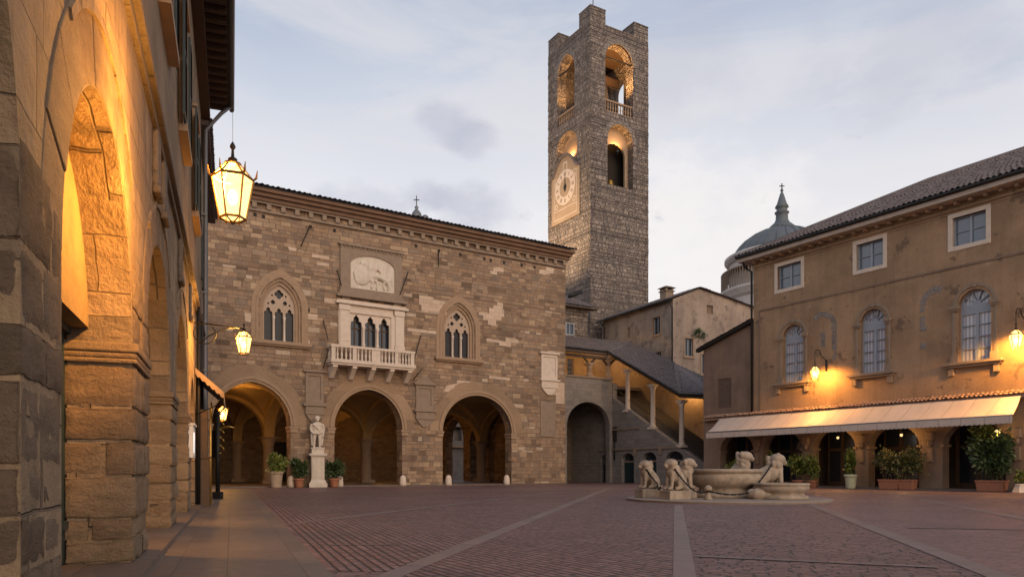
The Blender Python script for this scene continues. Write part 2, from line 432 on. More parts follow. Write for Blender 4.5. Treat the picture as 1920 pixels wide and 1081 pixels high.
def mat(name, col, rough=.7, metal=0.0, var=.25, scale=4.0, bump=.15, spec=.35, coord='UV', dist=.02):
    m, t, b = newmat(name); q = NT(t)
    tcn = q.n('ShaderNodeTexCoord'); vec = tcn.outputs[coord]
    a = q.noise(vec, scale, 6, .65)
    c = q.mix(1.0, (*col, 1), q.ramp(a, [(1 - var * 1.6,) * 3, (1.0,) * 3, (1 + var,) * 3]), 'MULTIPLY')
    t.links.new(c, b.inputs['Base Color']); b.inputs['Roughness'].default_value = rough; b.inputs['Metallic'].default_value = metal; b.inputs['Specular IOR Level'].default_value = spec
    if bump: t.links.new(q.bump(a, bump, dist), b.inputs['Normal'])
    return m
def emit(name, col, s):
    m, t, b = newmat(name); b.inputs['Base Color'].default_value = (*col, 1)
    b.inputs['Emission Color'].default_value = (*col, 1); b.inputs['Emission Strength'].default_value = s; return m
def glow_glass(name, col, s, a=.55):              # lamp glass: frosted, lets the bulb's light through
    m, t, b = newmat(name); t.nodes.remove(b); q = NT(t)
    tr = q.n('ShaderNodeBsdfTransparent'); tr.inputs[0].default_value = (1, .93, .8, 1)
    em = q.n('ShaderNodeEmission'); em.inputs[0].default_value = (*col, 1); em.inputs[1].default_value = s
    mx = q.n('ShaderNodeMixShader'); mx.inputs[0].default_value = a
    t.links.new(tr.outputs[0], mx.inputs[1]); t.links.new(em.outputs[0], mx.inputs[2])
    t.links.new(mx.outputs[0], t.nodes['Material Output'].inputs[0]); return m
def glassy(name, col, rough=.06, wav=.03):
    m, t, b = newmat(name); q = NT(t)
    uv = q.n('ShaderNodeUVMap').outputs[0]
    b.inputs['Base Color'].default_value = (*col, 1); b.inputs['Roughness'].default_value = rough; b.inputs['Specular IOR Level'].default_value = .9
    t.links.new(q.bump(q.noise(uv, 1.3, 2), wav, .05), b.inputs['Normal']); return m
def leafmat(name, cols):
    m, t, b = newmat(name); q = NT(t)
    g = q.n('ShaderNodeNewGeometry')
    c = q.ramp(g.outputs['Random Per Island'], cols)
    t.links.new(c, b.inputs['Base Color']); b.inputs['Roughness'].default_value = .42
    b.inputs['Transmission Weight'].default_value = 0
    return m
def curtain_glass(name):
    m, t, b = newmat(name); q = NT(t)
    uv = q.n('ShaderNodeUVMap').outputs[0]
    w = q.n('ShaderNodeTexWave'); t.links.new(uv, w.inputs['Vector']); w.inputs['Scale'].default_value = 1.5; w.inputs['Distortion'].default_value = 3; w.inputs['Detail'].default_value = 2
    mp = q.n('ShaderNodeMapping'); mp.inputs['Scale'].default_value = (1, .06, 1); t.links.new(uv, mp.inputs[0]); t.links.new(mp.outputs[0], w.inputs['Vector'])
    c = q.mix(w.outputs[1], (.26, .27, .31, 1), (.55, .55, .60, 1))
    t.links.new(c, b.inputs['Base Color']); b.inputs['Roughness'].default_value = .12; b.inputs['Specular IOR Level'].default_value = .8
    return m

M_ASH = masonry('ashlar_left', .95, .46, [(.20, .145, .095), (.27, .195, .125), (.23, .165, .105), (.31, .225, .145), (.18, .135, .095)], .014, (.15, .11, .075), bump=1.0, dist=.08, wob=.05, fine=3.2, grime=.6, uneven=.45, stain=(.10, .075, .055))
M_ASHD = masonry('rough_ashlar', .85, .55, [(.15, .12, .095), (.21, .165, .125), (.18, .14, .11)], .016, (.20, .16, .125), bump=1.0, dist=.13, wob=.10, fine=4, grime=.6, uneven=.4)
M_LPLAS = plaster('left_plaster', (.26, .19, .125), (.18, .13, .085), .7, stain=(.14, .10, .07), stain_thr=.60, bump=.6)
def blockmat(name, cols):
    m, t, b = newmat(name); q = NT(t)
    g = q.n('ShaderNodeNewGeometry'); tcn = q.n('ShaderNodeTexCoord'); vec = tcn.outputs['Object']
    c = q.ramp(g.outputs['Random Per Island'], cols)
    mp = q.n('ShaderNodeMapping'); mp.inputs['Scale'].default_value = (1, 1, 2.6); t.links.new(vec, mp.inputs[0])
    st = q.noise(mp.outputs[0], 2.4, 8, .68); fn = q.noise(vec, 22, 8, .75); big = q.noise(vec, .9, 4, .6)
    c = q.mix(1.0, c, q.ramp(st, [(.45,) * 3, (1.0,) * 3, (1.45,) * 3]), 'MULTIPLY')
    c = q.mix(1.0, c, q.ramp(fn, [(.7,) * 3, (1.0,) * 3, (1.25,) * 3]), 'MULTIPLY')
    c = q.mix(1.0, c, q.ramp(big, [(.6,) * 3, (1.0,) * 3, (1.3,) * 3]), 'MULTIPLY')
    t.links.new(c, b.inputs['Base Color']); b.inputs['Roughness'].default_value = .9; b.inputs['Specular IOR Level'].default_value = .2
    t.links.new(q.bump(q.math('ADD', st, q.math('MULTIPLY', fn, .9)), 1.0, .06), b.inputs['Normal']); return m
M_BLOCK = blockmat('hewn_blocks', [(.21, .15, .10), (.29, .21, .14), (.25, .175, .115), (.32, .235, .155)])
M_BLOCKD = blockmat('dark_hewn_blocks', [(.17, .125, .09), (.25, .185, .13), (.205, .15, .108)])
M_LUN = plaster('yellow_plaster', (.27, .19, .095), (.19, .13, .065), .9, stain=(.13, .09, .05), stain_thr=.6, bump=.5)
M_PAL = masonry('town_hall_stone', .60, .29, [(.145, .098, .066), (.345, .238, .158), (.25, .17, .113), (.42, .30, .195), (.205, .155, .12), (.32, .208, .13), (.275, .198, .142), (.19, .127, .088)], .022, (.19, .13, .088), bump=.7, dist=.05, patch=(.47, .37, .275), patch_thr=.70, patch_scale=.05, wob=.07, fine=6, grime=.5, uneven=.5, streak=.4)
M_TOW = masonry('tower_stone', .52, .27, [(.155, .13, .115), (.30, .25, .22), (.21, .172, .15), (.40, .335, .285), (.25, .20, .165), (.33, .28, .245)], .046, (.12, .10, .09), bump=1.0, dist=.20, wob=.16, fine=4.5, grime=.45, uneven=.6, streak=.3, stain=(.10, .088, .082))
M_STA = masonry('grey_stair_stone', .7, .36, [(.19, .17, .155), (.25, .22, .20), (.22, .195, .175)], .016, (.15, .135, .12), bump=.5, dist=.03, fine=7, grime=.4)
M_VOUS = masonry('arch_stone', 3.0, 2.0, [(.30, .205, .135), (.25, .17, .11), (.33, .23, .15)], .004, (.25, .18, .13), bump=.3, fine=7)
M_TRIM = mat('window_stone', (.32, .22, .145), .85, var=.25, scale=2.5)
M_TRIMG = mat('grey_trim', (.255, .192, .142), .85, var=.25, scale=2.5)
M_LIGHT = mat('pale_stone', (.60, .50, .41), .8, var=.18, scale=2.5)
M_PATCH = masonry('pale_blocks', .75, .30, [(.50, .38, .285), (.58, .45, .345), (.46, .35, .26)], .014, (.36, .27, .20), bump=.4, fine=7, grime=.2)
M_MARBLE = mat('white_marble', (.60, .52, .43), .6, var=.18, scale=3, bump=.2)
M_FOUNT = mat('fountain_stone', (.37, .295, .225), .75, var=.5, scale=3.2, bump=.5, coord='Object')
def add_streaks(m, k=.5):
    t = m.node_tree; q = NT(t); b = t.nodes['Principled BSDF']; l = b.inputs['Base Color'].links[0].from_socket
    tcn = q.n('ShaderNodeTexCoord'); mp = q.n('ShaderNodeMapping'); mp.inputs['Scale'].default_value = (5, 5, .7); t.links.new(tcn.outputs['Object'], mp.inputs[0])
    s_ = q.noise(mp.outputs[0], 1.0, 6, .7)
    t.links.new(q.mix(1.0, l, q.ramp(s_, [(1 - k,) * 3, (1 - k * .5,) * 3, (1.05,) * 3, (1.2,) * 3]), 'MULTIPLY'), b.inputs['Base Color'])
add_streaks(M_FOUNT, .65); add_streaks(M_MARBLE, .3)
M_FOUNTD = mat('fountain_step', (.26, .205, .165), .75, var=.35, scale=2.2, bump=.3)
M_CORN = plaster('brick_eave', (.20, .12, .078), (.15, .092, .062), .9, bump=.3, streak=False)
M_TILE = mat('roof_tiles', (.15, .125, .122), .85, var=.55, scale=1.6, bump=.4)
M_TILEC = mat('clay_tiles', (.34, .22, .16), .85, var=.45, scale=2.2, bump=.4)
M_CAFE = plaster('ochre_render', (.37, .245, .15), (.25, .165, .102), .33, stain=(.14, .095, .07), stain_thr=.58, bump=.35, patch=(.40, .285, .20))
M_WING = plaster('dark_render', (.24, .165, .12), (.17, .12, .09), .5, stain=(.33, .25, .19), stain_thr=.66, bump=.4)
M_HOUSE = plaster('worn_render', (.36, .285, .225), (.255, .20, .165), .45, stain=(.17, .135, .112), stain_thr=.55, bump=.4)
M_WARMW = plaster('stair_inner_wall', (.40, .28, .17), (.28, .19, .12), .6, stain=(.16, .11, .08), stain_thr=.6, bump=.35)
M_VAULT = plaster('vault_plaster', (.42, .30, .155), (.34, .24, .12), .5, stain=(.2, .15, .09), stain_thr=.64, bump=.1)
M_RUB = masonry('inner_rubble', .5, .28, [(.13, .095, .066), (.18, .13, .09), (.10, .075, .054)], .03, (.15, .11, .08), bump=.9, dist=.07, wob=.07)
M_BLUEW = mat('blue_grey_frames', (.30, .33, .38), .5, var=.12)
M_WHITE = mat('white_paint', (.72, .69, .66), .5, var=.12)
M_GLASS = glassy('dark_glass', (.025, .03, .04))
M_GLASSB = glassy('sky_glass', (.10, .13, .18), .04)
M_CURT = curtain_glass('curtained_glass')
M_LEAD = mat('leaded_glass', (.03, .03, .036), .4, var=.3, scale=3, spec=.3)
M_IRON = mat('black_iron', (.018, .017, .016), .5, .3, var=.3, bump=.1)
M_BRASS = mat('aged_brass', (.30, .17, .05), .45, .7, var=.3)
M_GILT = mat('gilt_iron', (.45, .28, .07), .35, .8, var=.3)
M_LEADM = mat('grey_zinc', (.16, .17, .19), .5, .3, var=.25)
M_COPPER = mat('green_copper', (.115, .135, .148), .6, .1, var=.3, scale=1.2, coord='Object')
M_DRUM = plaster('dome_render', (.56, .53, .50), (.47, .44, .42), .4, bump=.15)
M_WOOD = mat('dark_wood', (.085, .052, .032), .6, var=.35, scale=6)
M_DOORG = mat('green_door', (.018, .035, .036), .5, var=.3, scale=5)
M_SHUT = mat('dark_green_shutter', (.03, .045, .05), .55, var=.25)
M_SHUTB = mat('brown_shutter', (.13, .085, .065), .65, var=.3)
def canvasmat(name, col):
    m, t, b = newmat(name); q = NT(t); uv = q.n('ShaderNodeUVMap').outputs[0]; sx = q.n('ShaderNodeSeparateXYZ'); t.links.new(uv, sx.inputs[0])
    f = q.math('FRACT', q.math('DIVIDE', sx.outputs[0], 1.25)); seam = q.rng(q.math('MINIMUM', f, q.math('SUBTRACT', 1.0, f)), .012, .03)
    mp = q.n('ShaderNodeMapping'); mp.inputs['Scale'].default_value = (.8, .35, 1); t.links.new(uv, mp.inputs[0])
    a = q.noise(mp.outputs[0], 2.2, 6, .65); c = q.mix(1.0, (*col, 1), q.ramp(a, [(.66,) * 3, (.95,) * 3, (1.1,) * 3]), 'MULTIPLY')
    c = q.mix(seam, q.mix(1.0, c, (.72, .70, .68, 1), 'MULTIPLY'), c)
    t.links.new(c, b.inputs['Base Color']); b.inputs['Roughness'].default_value = .85; b.inputs['Specular IOR Level'].default_value = .2
    t.links.new(q.bump(q.math('ADD', a, seam), .3, .03), b.inputs['Normal']); return m
M_CANVAS = canvasmat('cream_canvas', (.58, .49, .42))
M_TERRA = mat('terracotta', (.36, .15, .085), .75, var=.3, scale=4, coord='Object')
M_STONEPOT = mat('weathered_pot', (.44, .33, .235), .8, var=.3, scale=4, coord='Object')
M_GREENPOT = mat('pale_glazed_pot', (.50, .50, .33), .35, var=.2, coord='Object')
M_BARK = mat('bark', (.10, .07, .045), .85, var=.4, scale=8)
M_LEAF = leafmat('dark_leaves', [(.020, .040, .014), (.045, .075, .022), (.075, .11, .03)])
M_LEAFY = leafmat('yellow_green_leaves', [(.05, .08, .015), (.12, .15, .025), (.24, .24, .05)])
M_LEAFO = leafmat('golden_leaves', [(.035, .05, .018), (.10, .11, .03), (.30, .21, .07)])
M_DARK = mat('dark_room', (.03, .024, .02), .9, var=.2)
M_CLOCK = plaster('clock_plaster', (.38, .285, .20), (.33, .24, .165), .5, bump=.1, streak=False)
M_DIAL = mat('clock_dial', (.60, .49, .40), .7, var=.12)
M_BRONZE = mat('bell_bronze', (.07, .055, .04), .45, .5, var=.3)
M_BULB = emit('bulb', (1, .72, .35), 60)
M_LAMPG = glow_glass('lamp_glass', (1.0, .60, .20), 3.4, .72)
M_LAMPD = glow_glass('dim_lamp_glass', (1.0, .66, .3), 1.6, .7)
M_TUBE = emit('white_tube', (.95, .97, 1.0), .7)
# ================================================================== the places everything stands in
L = Frame(-4.43, 8.70, -.351, .936)                       # left arcade facade
cxp, cyp = .0714 * 65.7, 65.7                             # right front corner of the town hall
P = Frame(cxp - 36 * .8368, cyp - 36 * .5475, .8368, .5475)   # town hall front, s = 36 at its right corner
S = Frame(.0729 * 80, 80, .5475, -.8368)                  # covered staircase
CF = Frame(.3236 * 57, 57, .532, -.8467)                  # cafe front, s = 0 at its left corner
TC = (.105 * 88, 88.0); TW = 8.9
T = Frame(TC[0], TC[1], .8575, .5145)                     # tower, right-hand face
TL = Frame(TC[0] - TW * .5145, TC[1] + TW * .8575, .5145, -.8575)   # tower, left-hand face

# ------------------------------------------------------------------ ground
M_BRICK = masonry('brick_paving', .27, .125, [(.155, .078, .068), (.235, .128, .115), (.19, .096, .086), (.27, .157, .142), (.205, .118, .11)], .024, (.04, .028, .026), bump=1.0, dist=.05, wob=.03, fine=9, grime=.6, uneven=.12, rough=.46, spec=.4)
M_BRICKF = masonry('worn_brick_paving', .27, .125, [(.165, .09, .081), (.22, .125, .113), (.19, .104, .094), (.25, .15, .137)], .018, (.09, .06, .055), bump=.8, dist=.035, wob=.03, fine=9, grime=.6, uneven=.12, rough=.46, spec=.4)
M_SLAB = masonry('stone_slabs', 1.1, .75, [(.115, .085, .07), (.15, .113, .092), (.13, .097, .079)], .012, (.09, .065, .055), bump=.35, dist=.02, wob=.015, fine=6, grime=.4, rough=.5, spec=.4)
M_BANDST = masonry('stone_bands', .9, 3.0, [(.15, .108, .098), (.19, .138, .124), (.17, .123, .11)], .018, (.04, .03, .03), bump=.35, dist=.02, wob=.01, fine=5, grime=.35, rough=.5, spec=.4)
g = MB(); g.add([(-400, -60, -.012), (400, -60, -.012), (400, 700, -.012), (-400, 700, -.012)], [(0, 1, 2, 3)])
tag(g.build('ground', M_BRICKF), kind='structure')
def paving(name, pts, ang_dir, m, z):
    d = Vector((ang_dir[0], ang_dir[1])).normalized(); fr = Frame(0, 0, d.x, d.y)
    Mi = fr.M.inverted(); b = MB(); vs = [Mi @ Vector((p[0], p[1], z)) for p in pts]
    area = sum(vs[i].x * vs[(i + 1) % len(vs)].y - vs[(i + 1) % len(vs)].x * vs[i].y for i in range(len(vs)))
    if area < 0: vs.reverse()
    b.add(vs, [tuple(range(len(vs)))])
    return tag(b.build(name, m, frame=fr), kind='structure')
def G(px, py): v = ground(px, py); return (v.x, v.y)
def lin(a, b, t): return (a[0] + (b[0] - a[0]) * t, a[1] + (b[1] - a[1]) * t)
# lines running away from the camera across the square
def lineY(a, b, Y): t = (Y - a[1]) / (b[1] - a[1]); return (a[0] + (b[0] - a[0]) * t, Y)
K0, K1 = L.P(-30, -2.12, 0), L.P(40, -2.12, 0)            # edge of the left pavement
D0, D1 = G(738, 1075), G(1140, 915)                       # diagonal stone band
C0, C1 = G(1284, 1081), G(1272, 950)                      # middle stone band
E0, E1 = G(1850, 1070), G(1560, 960)                      # right stone band
W0, W1 = G(1915, 970), G(1810, 951)
Y0, Y1 = 6.2, 50
kerb = lambda Y: lineY(K0, K1, Y)
paving('brick_paving', [kerb(8.6), kerb(40), lineY(D0, D1, 46), lineY(D0, D1, 8.6)], (-.351, .936), M_BRICK, -.008)
paving('brick_paving', [lineY(D0, D1, Y0), lineY(D0, D1, 46), lineY(C0, C1, 46), lineY(C0, C1, Y0)], (.50, -.866), M_BRICK, -.008)
paving('brick_paving', [lineY(C0, C1, Y0), lineY(C0, C1, 40), lineY(E0, E1, 40), lineY(E0, E1, Y0)], (.97, -.24), M_BRICK, -.008)
paving('brick_paving', [lineY(E0, E1, Y0), lineY(E0, E1, 40), (40, 40), (40, Y0)], (.532, -.8467), M_BRICKF, -.008)
def strip(a, b, w, z=-.004):
    d = (Vector(b) - Vector(a)).normalized(); n = Vector((-d.y, d.x)) * w / 2; a, b = Vector(a), Vector(b)
    paving('stone_band', [a - n, b - n, b + n, a + n], d, M_BANDST, z)
strip(lineY(D0, D1, -6), lineY(D0, D1, 60), .29)
strip(lineY(C0, C1, -6), lineY(C0, C1, 25.4), .25, -.0)
strip(lineY(E0, E1, -6), lineY(E0, E1, 27), .30, .0)
strip(lineY(W0, W1, 4), lineY(W0, W1, 30), .34, .0)
strip(G(520, 984), G(1050, 921), .30, 0); strip(G(585, 1021), G(760, 1019), .10, 0); strip(G(1300, 1041), G(1760, 1062), .16, .002)
strip(G(700, 918), G(1010, 911), .3, 0); strip(G(1510, 908.5), G(1760, 933), .3, 0); strip(G(1700, 988), G(1920, 992), .16, .002)
# left pavement of slabs with a low kerb step beside the piers
b = MB(); b.slab([(-14, -2.12), (40, -2.12), (40, 8), (-14, 8)], -.03, .015); tag(b.build('pavement', M_SLAB, frame=L), kind='structure')
b = MB(); b.slab([(-14, -.22), (36, -.22), (36, 6), (-14, 6)], 0, .09); tag(b.build('arcade_step', M_SLAB, frame=L), kind='structure')

# ------------------------------------------------------------------ left arcade building
lb = thing('arcade_building', 'tall stone building with a lit yellow arcade and shuttered upper windows at the left edge', 'building', L)
LEND = 21.7; ZT = 15.3
zs = 2.56
openings = [(-9.2, -4.89, 4.75), (-3.83, 0.0, 4.50), (1.5, 5.66, 4.72), (7.2, 11.4, 4.75), (13.0, 15.6, 3.9)]
holes = [arch_hole(a, c, .09, zs if i < 4 else 2.4, za) for i, (a, c, za) in enumerate(openings)]
lwin = [(4.0, 5.5, 8.95, 11.9), (8.9, 10.4, 8.95, 11.9), (14.9, 16.4, 8.95, 11.9)]
ZS = 6.3
w = MB()
outer = [(-12, .09)]
def with_feet(x0, x1, holes_):                            # openings reach the floor, so notch the outline instead of punching a hole
    o = [(x0, .09)]
    for h in holes_: o += h
    return o + [(x1, .09), (x1, ZS), (x0, ZS)]
w.wall(with_feet(-12, LEND, holes), [], 0, .66)
wall_low = w.build('arcade_wall', M_ASH, lb, L)
w = MB(); w.wall([(-12, ZS), (LEND, ZS), (LEND, ZT), (-12, ZT)], [rect(*h) for h in lwin], .03, .6); w.build('upper_wall', M_LPLAS, lb, L)
w = MB(); w.box(-12, LEND, .64, 7.5, ZS, ZS + .2); w.box(LEND - .4, LEND, .6, 8, 0, ZT); w.box(-12, LEND, 7.5, 8, 0, ZT); w.build('inner_wall', M_LPLAS, lb, L)
def ashlar(x0, x1, y0, y1, z0, z1, seed, nx=2, m=M_BLOCK, hmin=.26, hmax=.5):
    """a pier of separately hewn, slightly uneven blocks"""
    rnd = random.Random(seed); b = MB(); z = z0; row = 0
    while z < z1 - .02:
        h = min(rnd.uniform(hmin, hmax), z1 - z)
        if z1 - z - h < .15: h = z1 - z
        cuts = [0] + sorted(((k + rnd.uniform(-.28, .28) + (.25 if row % 2 else -.1)) / nx for k in range(1, nx)), key=float) + [1]
        for a, c in zip(cuts[:-1], cuts[1:]):
            xa, xb = x0 + (x1 - x0) * a, x0 + (x1 - x0) * c
            if row % 2 and rnd.random() < .6: yc = [y0, y0 + (y1 - y0) * rnd.uniform(.4, .65), y1]
            else: yc = [y0, y1]
            for ya, yb in zip(yc[:-1], yc[1:]):
                g = .006; e = Vector((rnd.uniform(-.014, .014), rnd.uniform(-.014, .014), 0))
                lo = Vector((xa + g, ya + g, z + g)); hi = Vector((xb - g, yb - g, z + h - g)); sz = hi - lo
                off = Vector((rnd.uniform(0, 50),) * 3)
                for ax in range(3):
                    u, v = (ax + 1) % 3, (ax + 2) % 3
                    for sgn in (0, 1):
                        nu, nv = max(4, int(sz[u] / .055)), max(4, int(sz[v] / .055)); vs = []
                        for j in range(nv + 1):
                            for i in range(nu + 1):
                                p = Vector((0, 0, 0)); p[ax] = hi[ax] if sgn else lo[ax]; p[u] = lo[u] + sz[u] * i / nu; p[v] = lo[v] + sz[v] * j / nv
                                d = noise.fractal(p * 5.0 + off, .8, 2.1, 5) * .016
                                edge = min(p[u] - lo[u], hi[u] - p[u], p[v] - lo[v], hi[v] - p[v])
                                k = min(1.0, edge / .03); rd = (1 - k) ** 2 * (.016 + .02 * noise.noise(p * 7 + off))
                                q_ = p.copy()
                                q_[ax] += (1 if sgn else -1) * (d * (.35 + .65 * k) - rd)
                                if edge < 1e-6:
                                    for w_ in (u, v):
                                        if abs(p[w_] - lo[w_]) < 1e-6: q_[w_] += .010
                                        elif abs(p[w_] - hi[w_]) < 1e-6: q_[w_] -= .010
                                vs.append(q_ + e)
                        fs = [(j * (nu + 1) + i, j * (nu + 1) + i + 1, (j + 1) * (nu + 1) + i + 1, (j + 1) * (nu + 1) + i) for j in range(nv) for i in range(nu)]
                        if not sgn: fs = [tuple(reversed(f)) for f in fs]
                        b.add(vs, fs, True)
        z += h; row += 1
    return b.build('hewn_pier', m, lb, L)
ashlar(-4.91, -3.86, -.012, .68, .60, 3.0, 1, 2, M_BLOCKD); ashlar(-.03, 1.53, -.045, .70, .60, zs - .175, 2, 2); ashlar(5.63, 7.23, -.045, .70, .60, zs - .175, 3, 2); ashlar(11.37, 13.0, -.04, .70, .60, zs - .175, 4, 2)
ashlar(-.02, 1.52, -.03, .67, zs + .075, zs + 1.0, 5, 2)
# rough plinth courses on the nearest pier, a little proud
for a, c in ((-4.89, -3.83), (0, 1.5), (5.66, 7.2), (11.4, 13.0)):
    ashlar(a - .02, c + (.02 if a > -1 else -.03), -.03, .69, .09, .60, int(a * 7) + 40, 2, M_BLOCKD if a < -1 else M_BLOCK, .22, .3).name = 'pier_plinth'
    if a > -1 :
        m_ = MB(); m_.box(a - .055, c + .055, -.075, .74, zs - .04, zs + .07); m_.box(a - .04, c + .04, -.055, .72, zs - .11, zs - .042); m_.box(a - .045, c + .045, -.06, .725, zs - .17, zs - .112); m_.build('impost', M_BLOCK, lb, L, bevel=.022)
for i, (a, c, za) in enumerate(openings[1:4]):
    # rough voussoirs, each its own wedge
    o3 = arch(a, c, zs + .08, za, 10); o4 = arch(a - .62, c + .62, zs + .08, za + .64, 10); v = MB(); rv = random.Random(i * 7 + 1)
    for k in range(0, 20, 2):
        pk = o3[k:k + 3] + o4[k:k + 3][::-1]; cx_, cz_ = sum(p[0] for p in pk) / 6, sum(p[1] for p in pk) / 6
        sh_ = lambda p: (cx_ + (p[0] - cx_) * .975, cz_ + (p[1] - cz_) * .975)
        v.prism([sh_(p) for p in pk], -.004 - rv.uniform(0, .014), .02)
    v.build('voussoirs', M_BLOCK, lb, L, bevel=.012)
    # worn raised hood round the arch
    p1 = arch(a - .5, c + .5, zs + .1, za + .55); p2 = arch(a - .58, c + .58, zs + .1, za + .64)
    m_ = MB(); m_.band(p1[9:-9], p2[9:-9], -.035, .02); m_.build('arch_hood', M_ASH, lb, L)
    # shopfront set back inside the arch: plaster lunette over a glazed timber door
    m_ = MB(); m_.wall([(a - .2, 2.78), (c + .2, 2.78), (c + .2, za + .4), (a - .2, za + .4)], [], .44, .9); m_.build('lunette_wall', M_LUN, lb, L)
    dr = MB(); dr.wall([(a, .1), (c, .1), (c, 2.775), (a, 2.775)], [rect(a + .12, a + 1.15, .55, 2.6), rect(a + 1.3, c - 1.3, .3, 2.6), rect(c - 1.15, c - .12, .55, 2.6)], .68, .78)
    dr.box(a, c, .64, .67, .50, .58); dr.box(a, c, .62, .8, 2.70, 2.772)
    door = dr.build('shop_front', M_DOORG if i == 0 else M_WOOD, lb, L)
    gl = MB(); gl.box(a + .1, c - .1, .715, .735, .28, 2.62); gl.build('glass_pane', M_GLASS, door, L)
# lamps fixed inside the arches, behind the piers
for s_ in (1.72, 7.42, 13.2):
    q = MB(); q.tube([(s_ - .2, .3, 2.75), (s_, .3, 2.75), (s_, .3, 2.62)], .015, 6); q.lathe([(.02, .17), (.09, .1), (.1, .04)], (s_, .3, 2.45), 10); wl = q.build('wall_lamp', M_IRON, lb, L)
    q = MB(); q.ball((s_, .3, 2.47), .05); q.build('bulb', M_BULB, wl, L)
    ld = bpy.data.lights.new('lamp_light', 'POINT'); ld.energy = 170 if s_ < 10 else 60; ld.color = (1, .46, .09); ld.shadow_soft_size = .06
    lo = bpy.data.objects.new('lamp_light', ld); COL.objects.link(lo); lo.location = L.P(s_ + .05, .3, 2.38)
# string course and its broken brackets
m_ = MB(); m_.box(-12, LEND, -.07, .03, ZS - .10, ZS + .02); m_.box(-12, LEND, -.15, .03, ZS + .025, ZS + .12); m_.box(-12, LEND, -.10, .03, ZS + .125, ZS + .20)
m_.build('string_course', M_ASHD, lb, L, bevel=.02)
for s_ in (2.4, 3.6, 7.9, 12.2):
    m_ = MB(); m_.prism([(s_, 5.35), (s_ + .45, 5.35), (s_ + .45, ZS - .12), (s_, ZS - .12)], -.08, -.001); m_.box(s_ - .05, s_ + .5, -.12, -.001, 5.22, 5.345); m_.build('bracket', M_ASHD, lb, L, bevel=.03)
# shuttered windows
for (a, c, z0, z1) in lwin:
    fr = MB(); fr.wall(rect(a - .18, c + .18, z0 - .001, z1 + .2)[::-1], [rect(a, c, z0, z1)], -.05, .2); fr.box(a - .3, c + .3, -.16, .1, z0 - .16, z0 - .003)
    fr.box(a - .25, c + .25, -.12, .1, z1 + .203, z1 + .3)
    wf = fr.build('window', M_TRIM, lb, L)
    gl = MB(); gl.box(a, c, .25, .27, z0, z1); gl.build('glass_pane', M_GLASS, wf, L)
    for x0, x1, yy in ((a - .75, a - .01, -.13), (c + .01, c + .75, -.13)):
        sh = MB(); sh.wall(rect(x0, x1, z0 + .02, z1 - .02)[::-1], [rect(x0 + .07, x1 - .07, z0 + .12, z0 + 1.4), rect(x0 + .07, x1 - .07, z0 + 1.5, z1 - .12)], yy, yy + .05)
        k = z0 + .14
        while k < z1 - .16:
            if not (z0 + 1.36 < k < z0 + 1.5): sh.add([(x0 + .07, yy - .012, k), (x1 - .07, yy - .012, k), (x1 - .07, yy + .05, k + .06), (x0 + .07, yy + .05, k + .06)], [(0, 1, 2, 3)])
            k += .075
        sh.build('shutter', M_SHUT, wf, L)
# eaves: rafters under tiles, gutter, downpipe
ev = MB()
k = -12.0
while k < LEND:
    ev.box(k, k + .16, -.92, .1, ZT - .05, ZT + .16); k += .55
ev.box(-12, LEND + .1, -.3, .1, ZT - .45, ZT - .25); ev.box(-12, LEND + .1, -.2, .1, ZT - .24, ZT - .06)
roof = ev.build('rafters', M_WOOD, lb, L)
rt = MB(); rt.box(-12, LEND + .15, -.98, .3, ZT + .165, ZT + .21); rt.tiles((-12, -1.05, ZT + .25), (LEND + .2, -1.05, ZT + .25), (LEND + .2, 4, ZT + 1.9), (-12, 4, ZT + 1.9)); rt.build('roof', M_TILE, lb, L)
gt = MB(); gt.tube([(-12, -1.08, ZT + .12), (LEND + .2, -1.08, ZT + .12)], .1, 8); gt.build('gutter', M_LEADM, lb, L)
pp = MB(); pp.tube([(LEND - .2, -1.05, ZT + .1), (LEND - .2, -.7, ZT - .25), (LEND - .2, -.14, ZT - 1.0), (LEND - .2, -.12, 5.0), (LEND - .2, -.12, .05)], .075, 8)
for z in (2, 5, 8, 11): pp.box(LEND - .3, LEND - .1, -.21, 0, z, z + .06)
pp.build('downpipe', M_LEADM, lb, L)
for s_ in (15.9, 18.4):
    pp = MB(); pp.tube([(s_, -.1, ZS + .3), (s_, -.1, .05)], .06, 8); pp.build('downpipe', M_IRON, lb, L)
# second house of the row
l2 = thing('row_house', 'narrow brown house in shade beyond the arcade building', 'building', Frame(*L.P(LEND, 0, 0)[:2], -.351, .936))
L2 = Frame(*L.P(LEND + .02, 0, 0)[:2], -.351, .936)
w = MB(); w.wall(rect(0, 12.3, 0, 14.6), [rect(2, 3.2, 9, 11.3), rect(7, 8.2, 9, 11.3), rect(2.5, 3.7, 4.5, 6.8), rect(7, 8.2, 4.5, 6.8)], .12, .5); w.box(0, 12.3, .5, 8, 0, 14.6); w.build('wall', M_LPLAS, l2, L2)
w = MB(); w.box(-.0, 12.4, -.25, .6, 14.605, 14.8); w.tiles((0, -.35, 14.85), (12.4, -.35, 14.85), (12.4, 4, 16.2), (0, 4, 16.2)); w.build('roof', M_TILE, l2, L2)
w = MB(); 
for a, z in ((2, 9), (7, 9), (2.5, 4.5), (7, 4.5)): w.box(a - .7, a - .02, .05, .11, z, z + 2.3); w.box(a + 1.22, a + 1.9, .05, .11, z, z + 2.3)
w.build('shutter', M_SHUT, l2, L2)
w = MB(); w.tube([(5.4, .02, 14.5), (5.4, .02, .05)], .07); w.build('downpipe', M_LEADM, l2, L2)

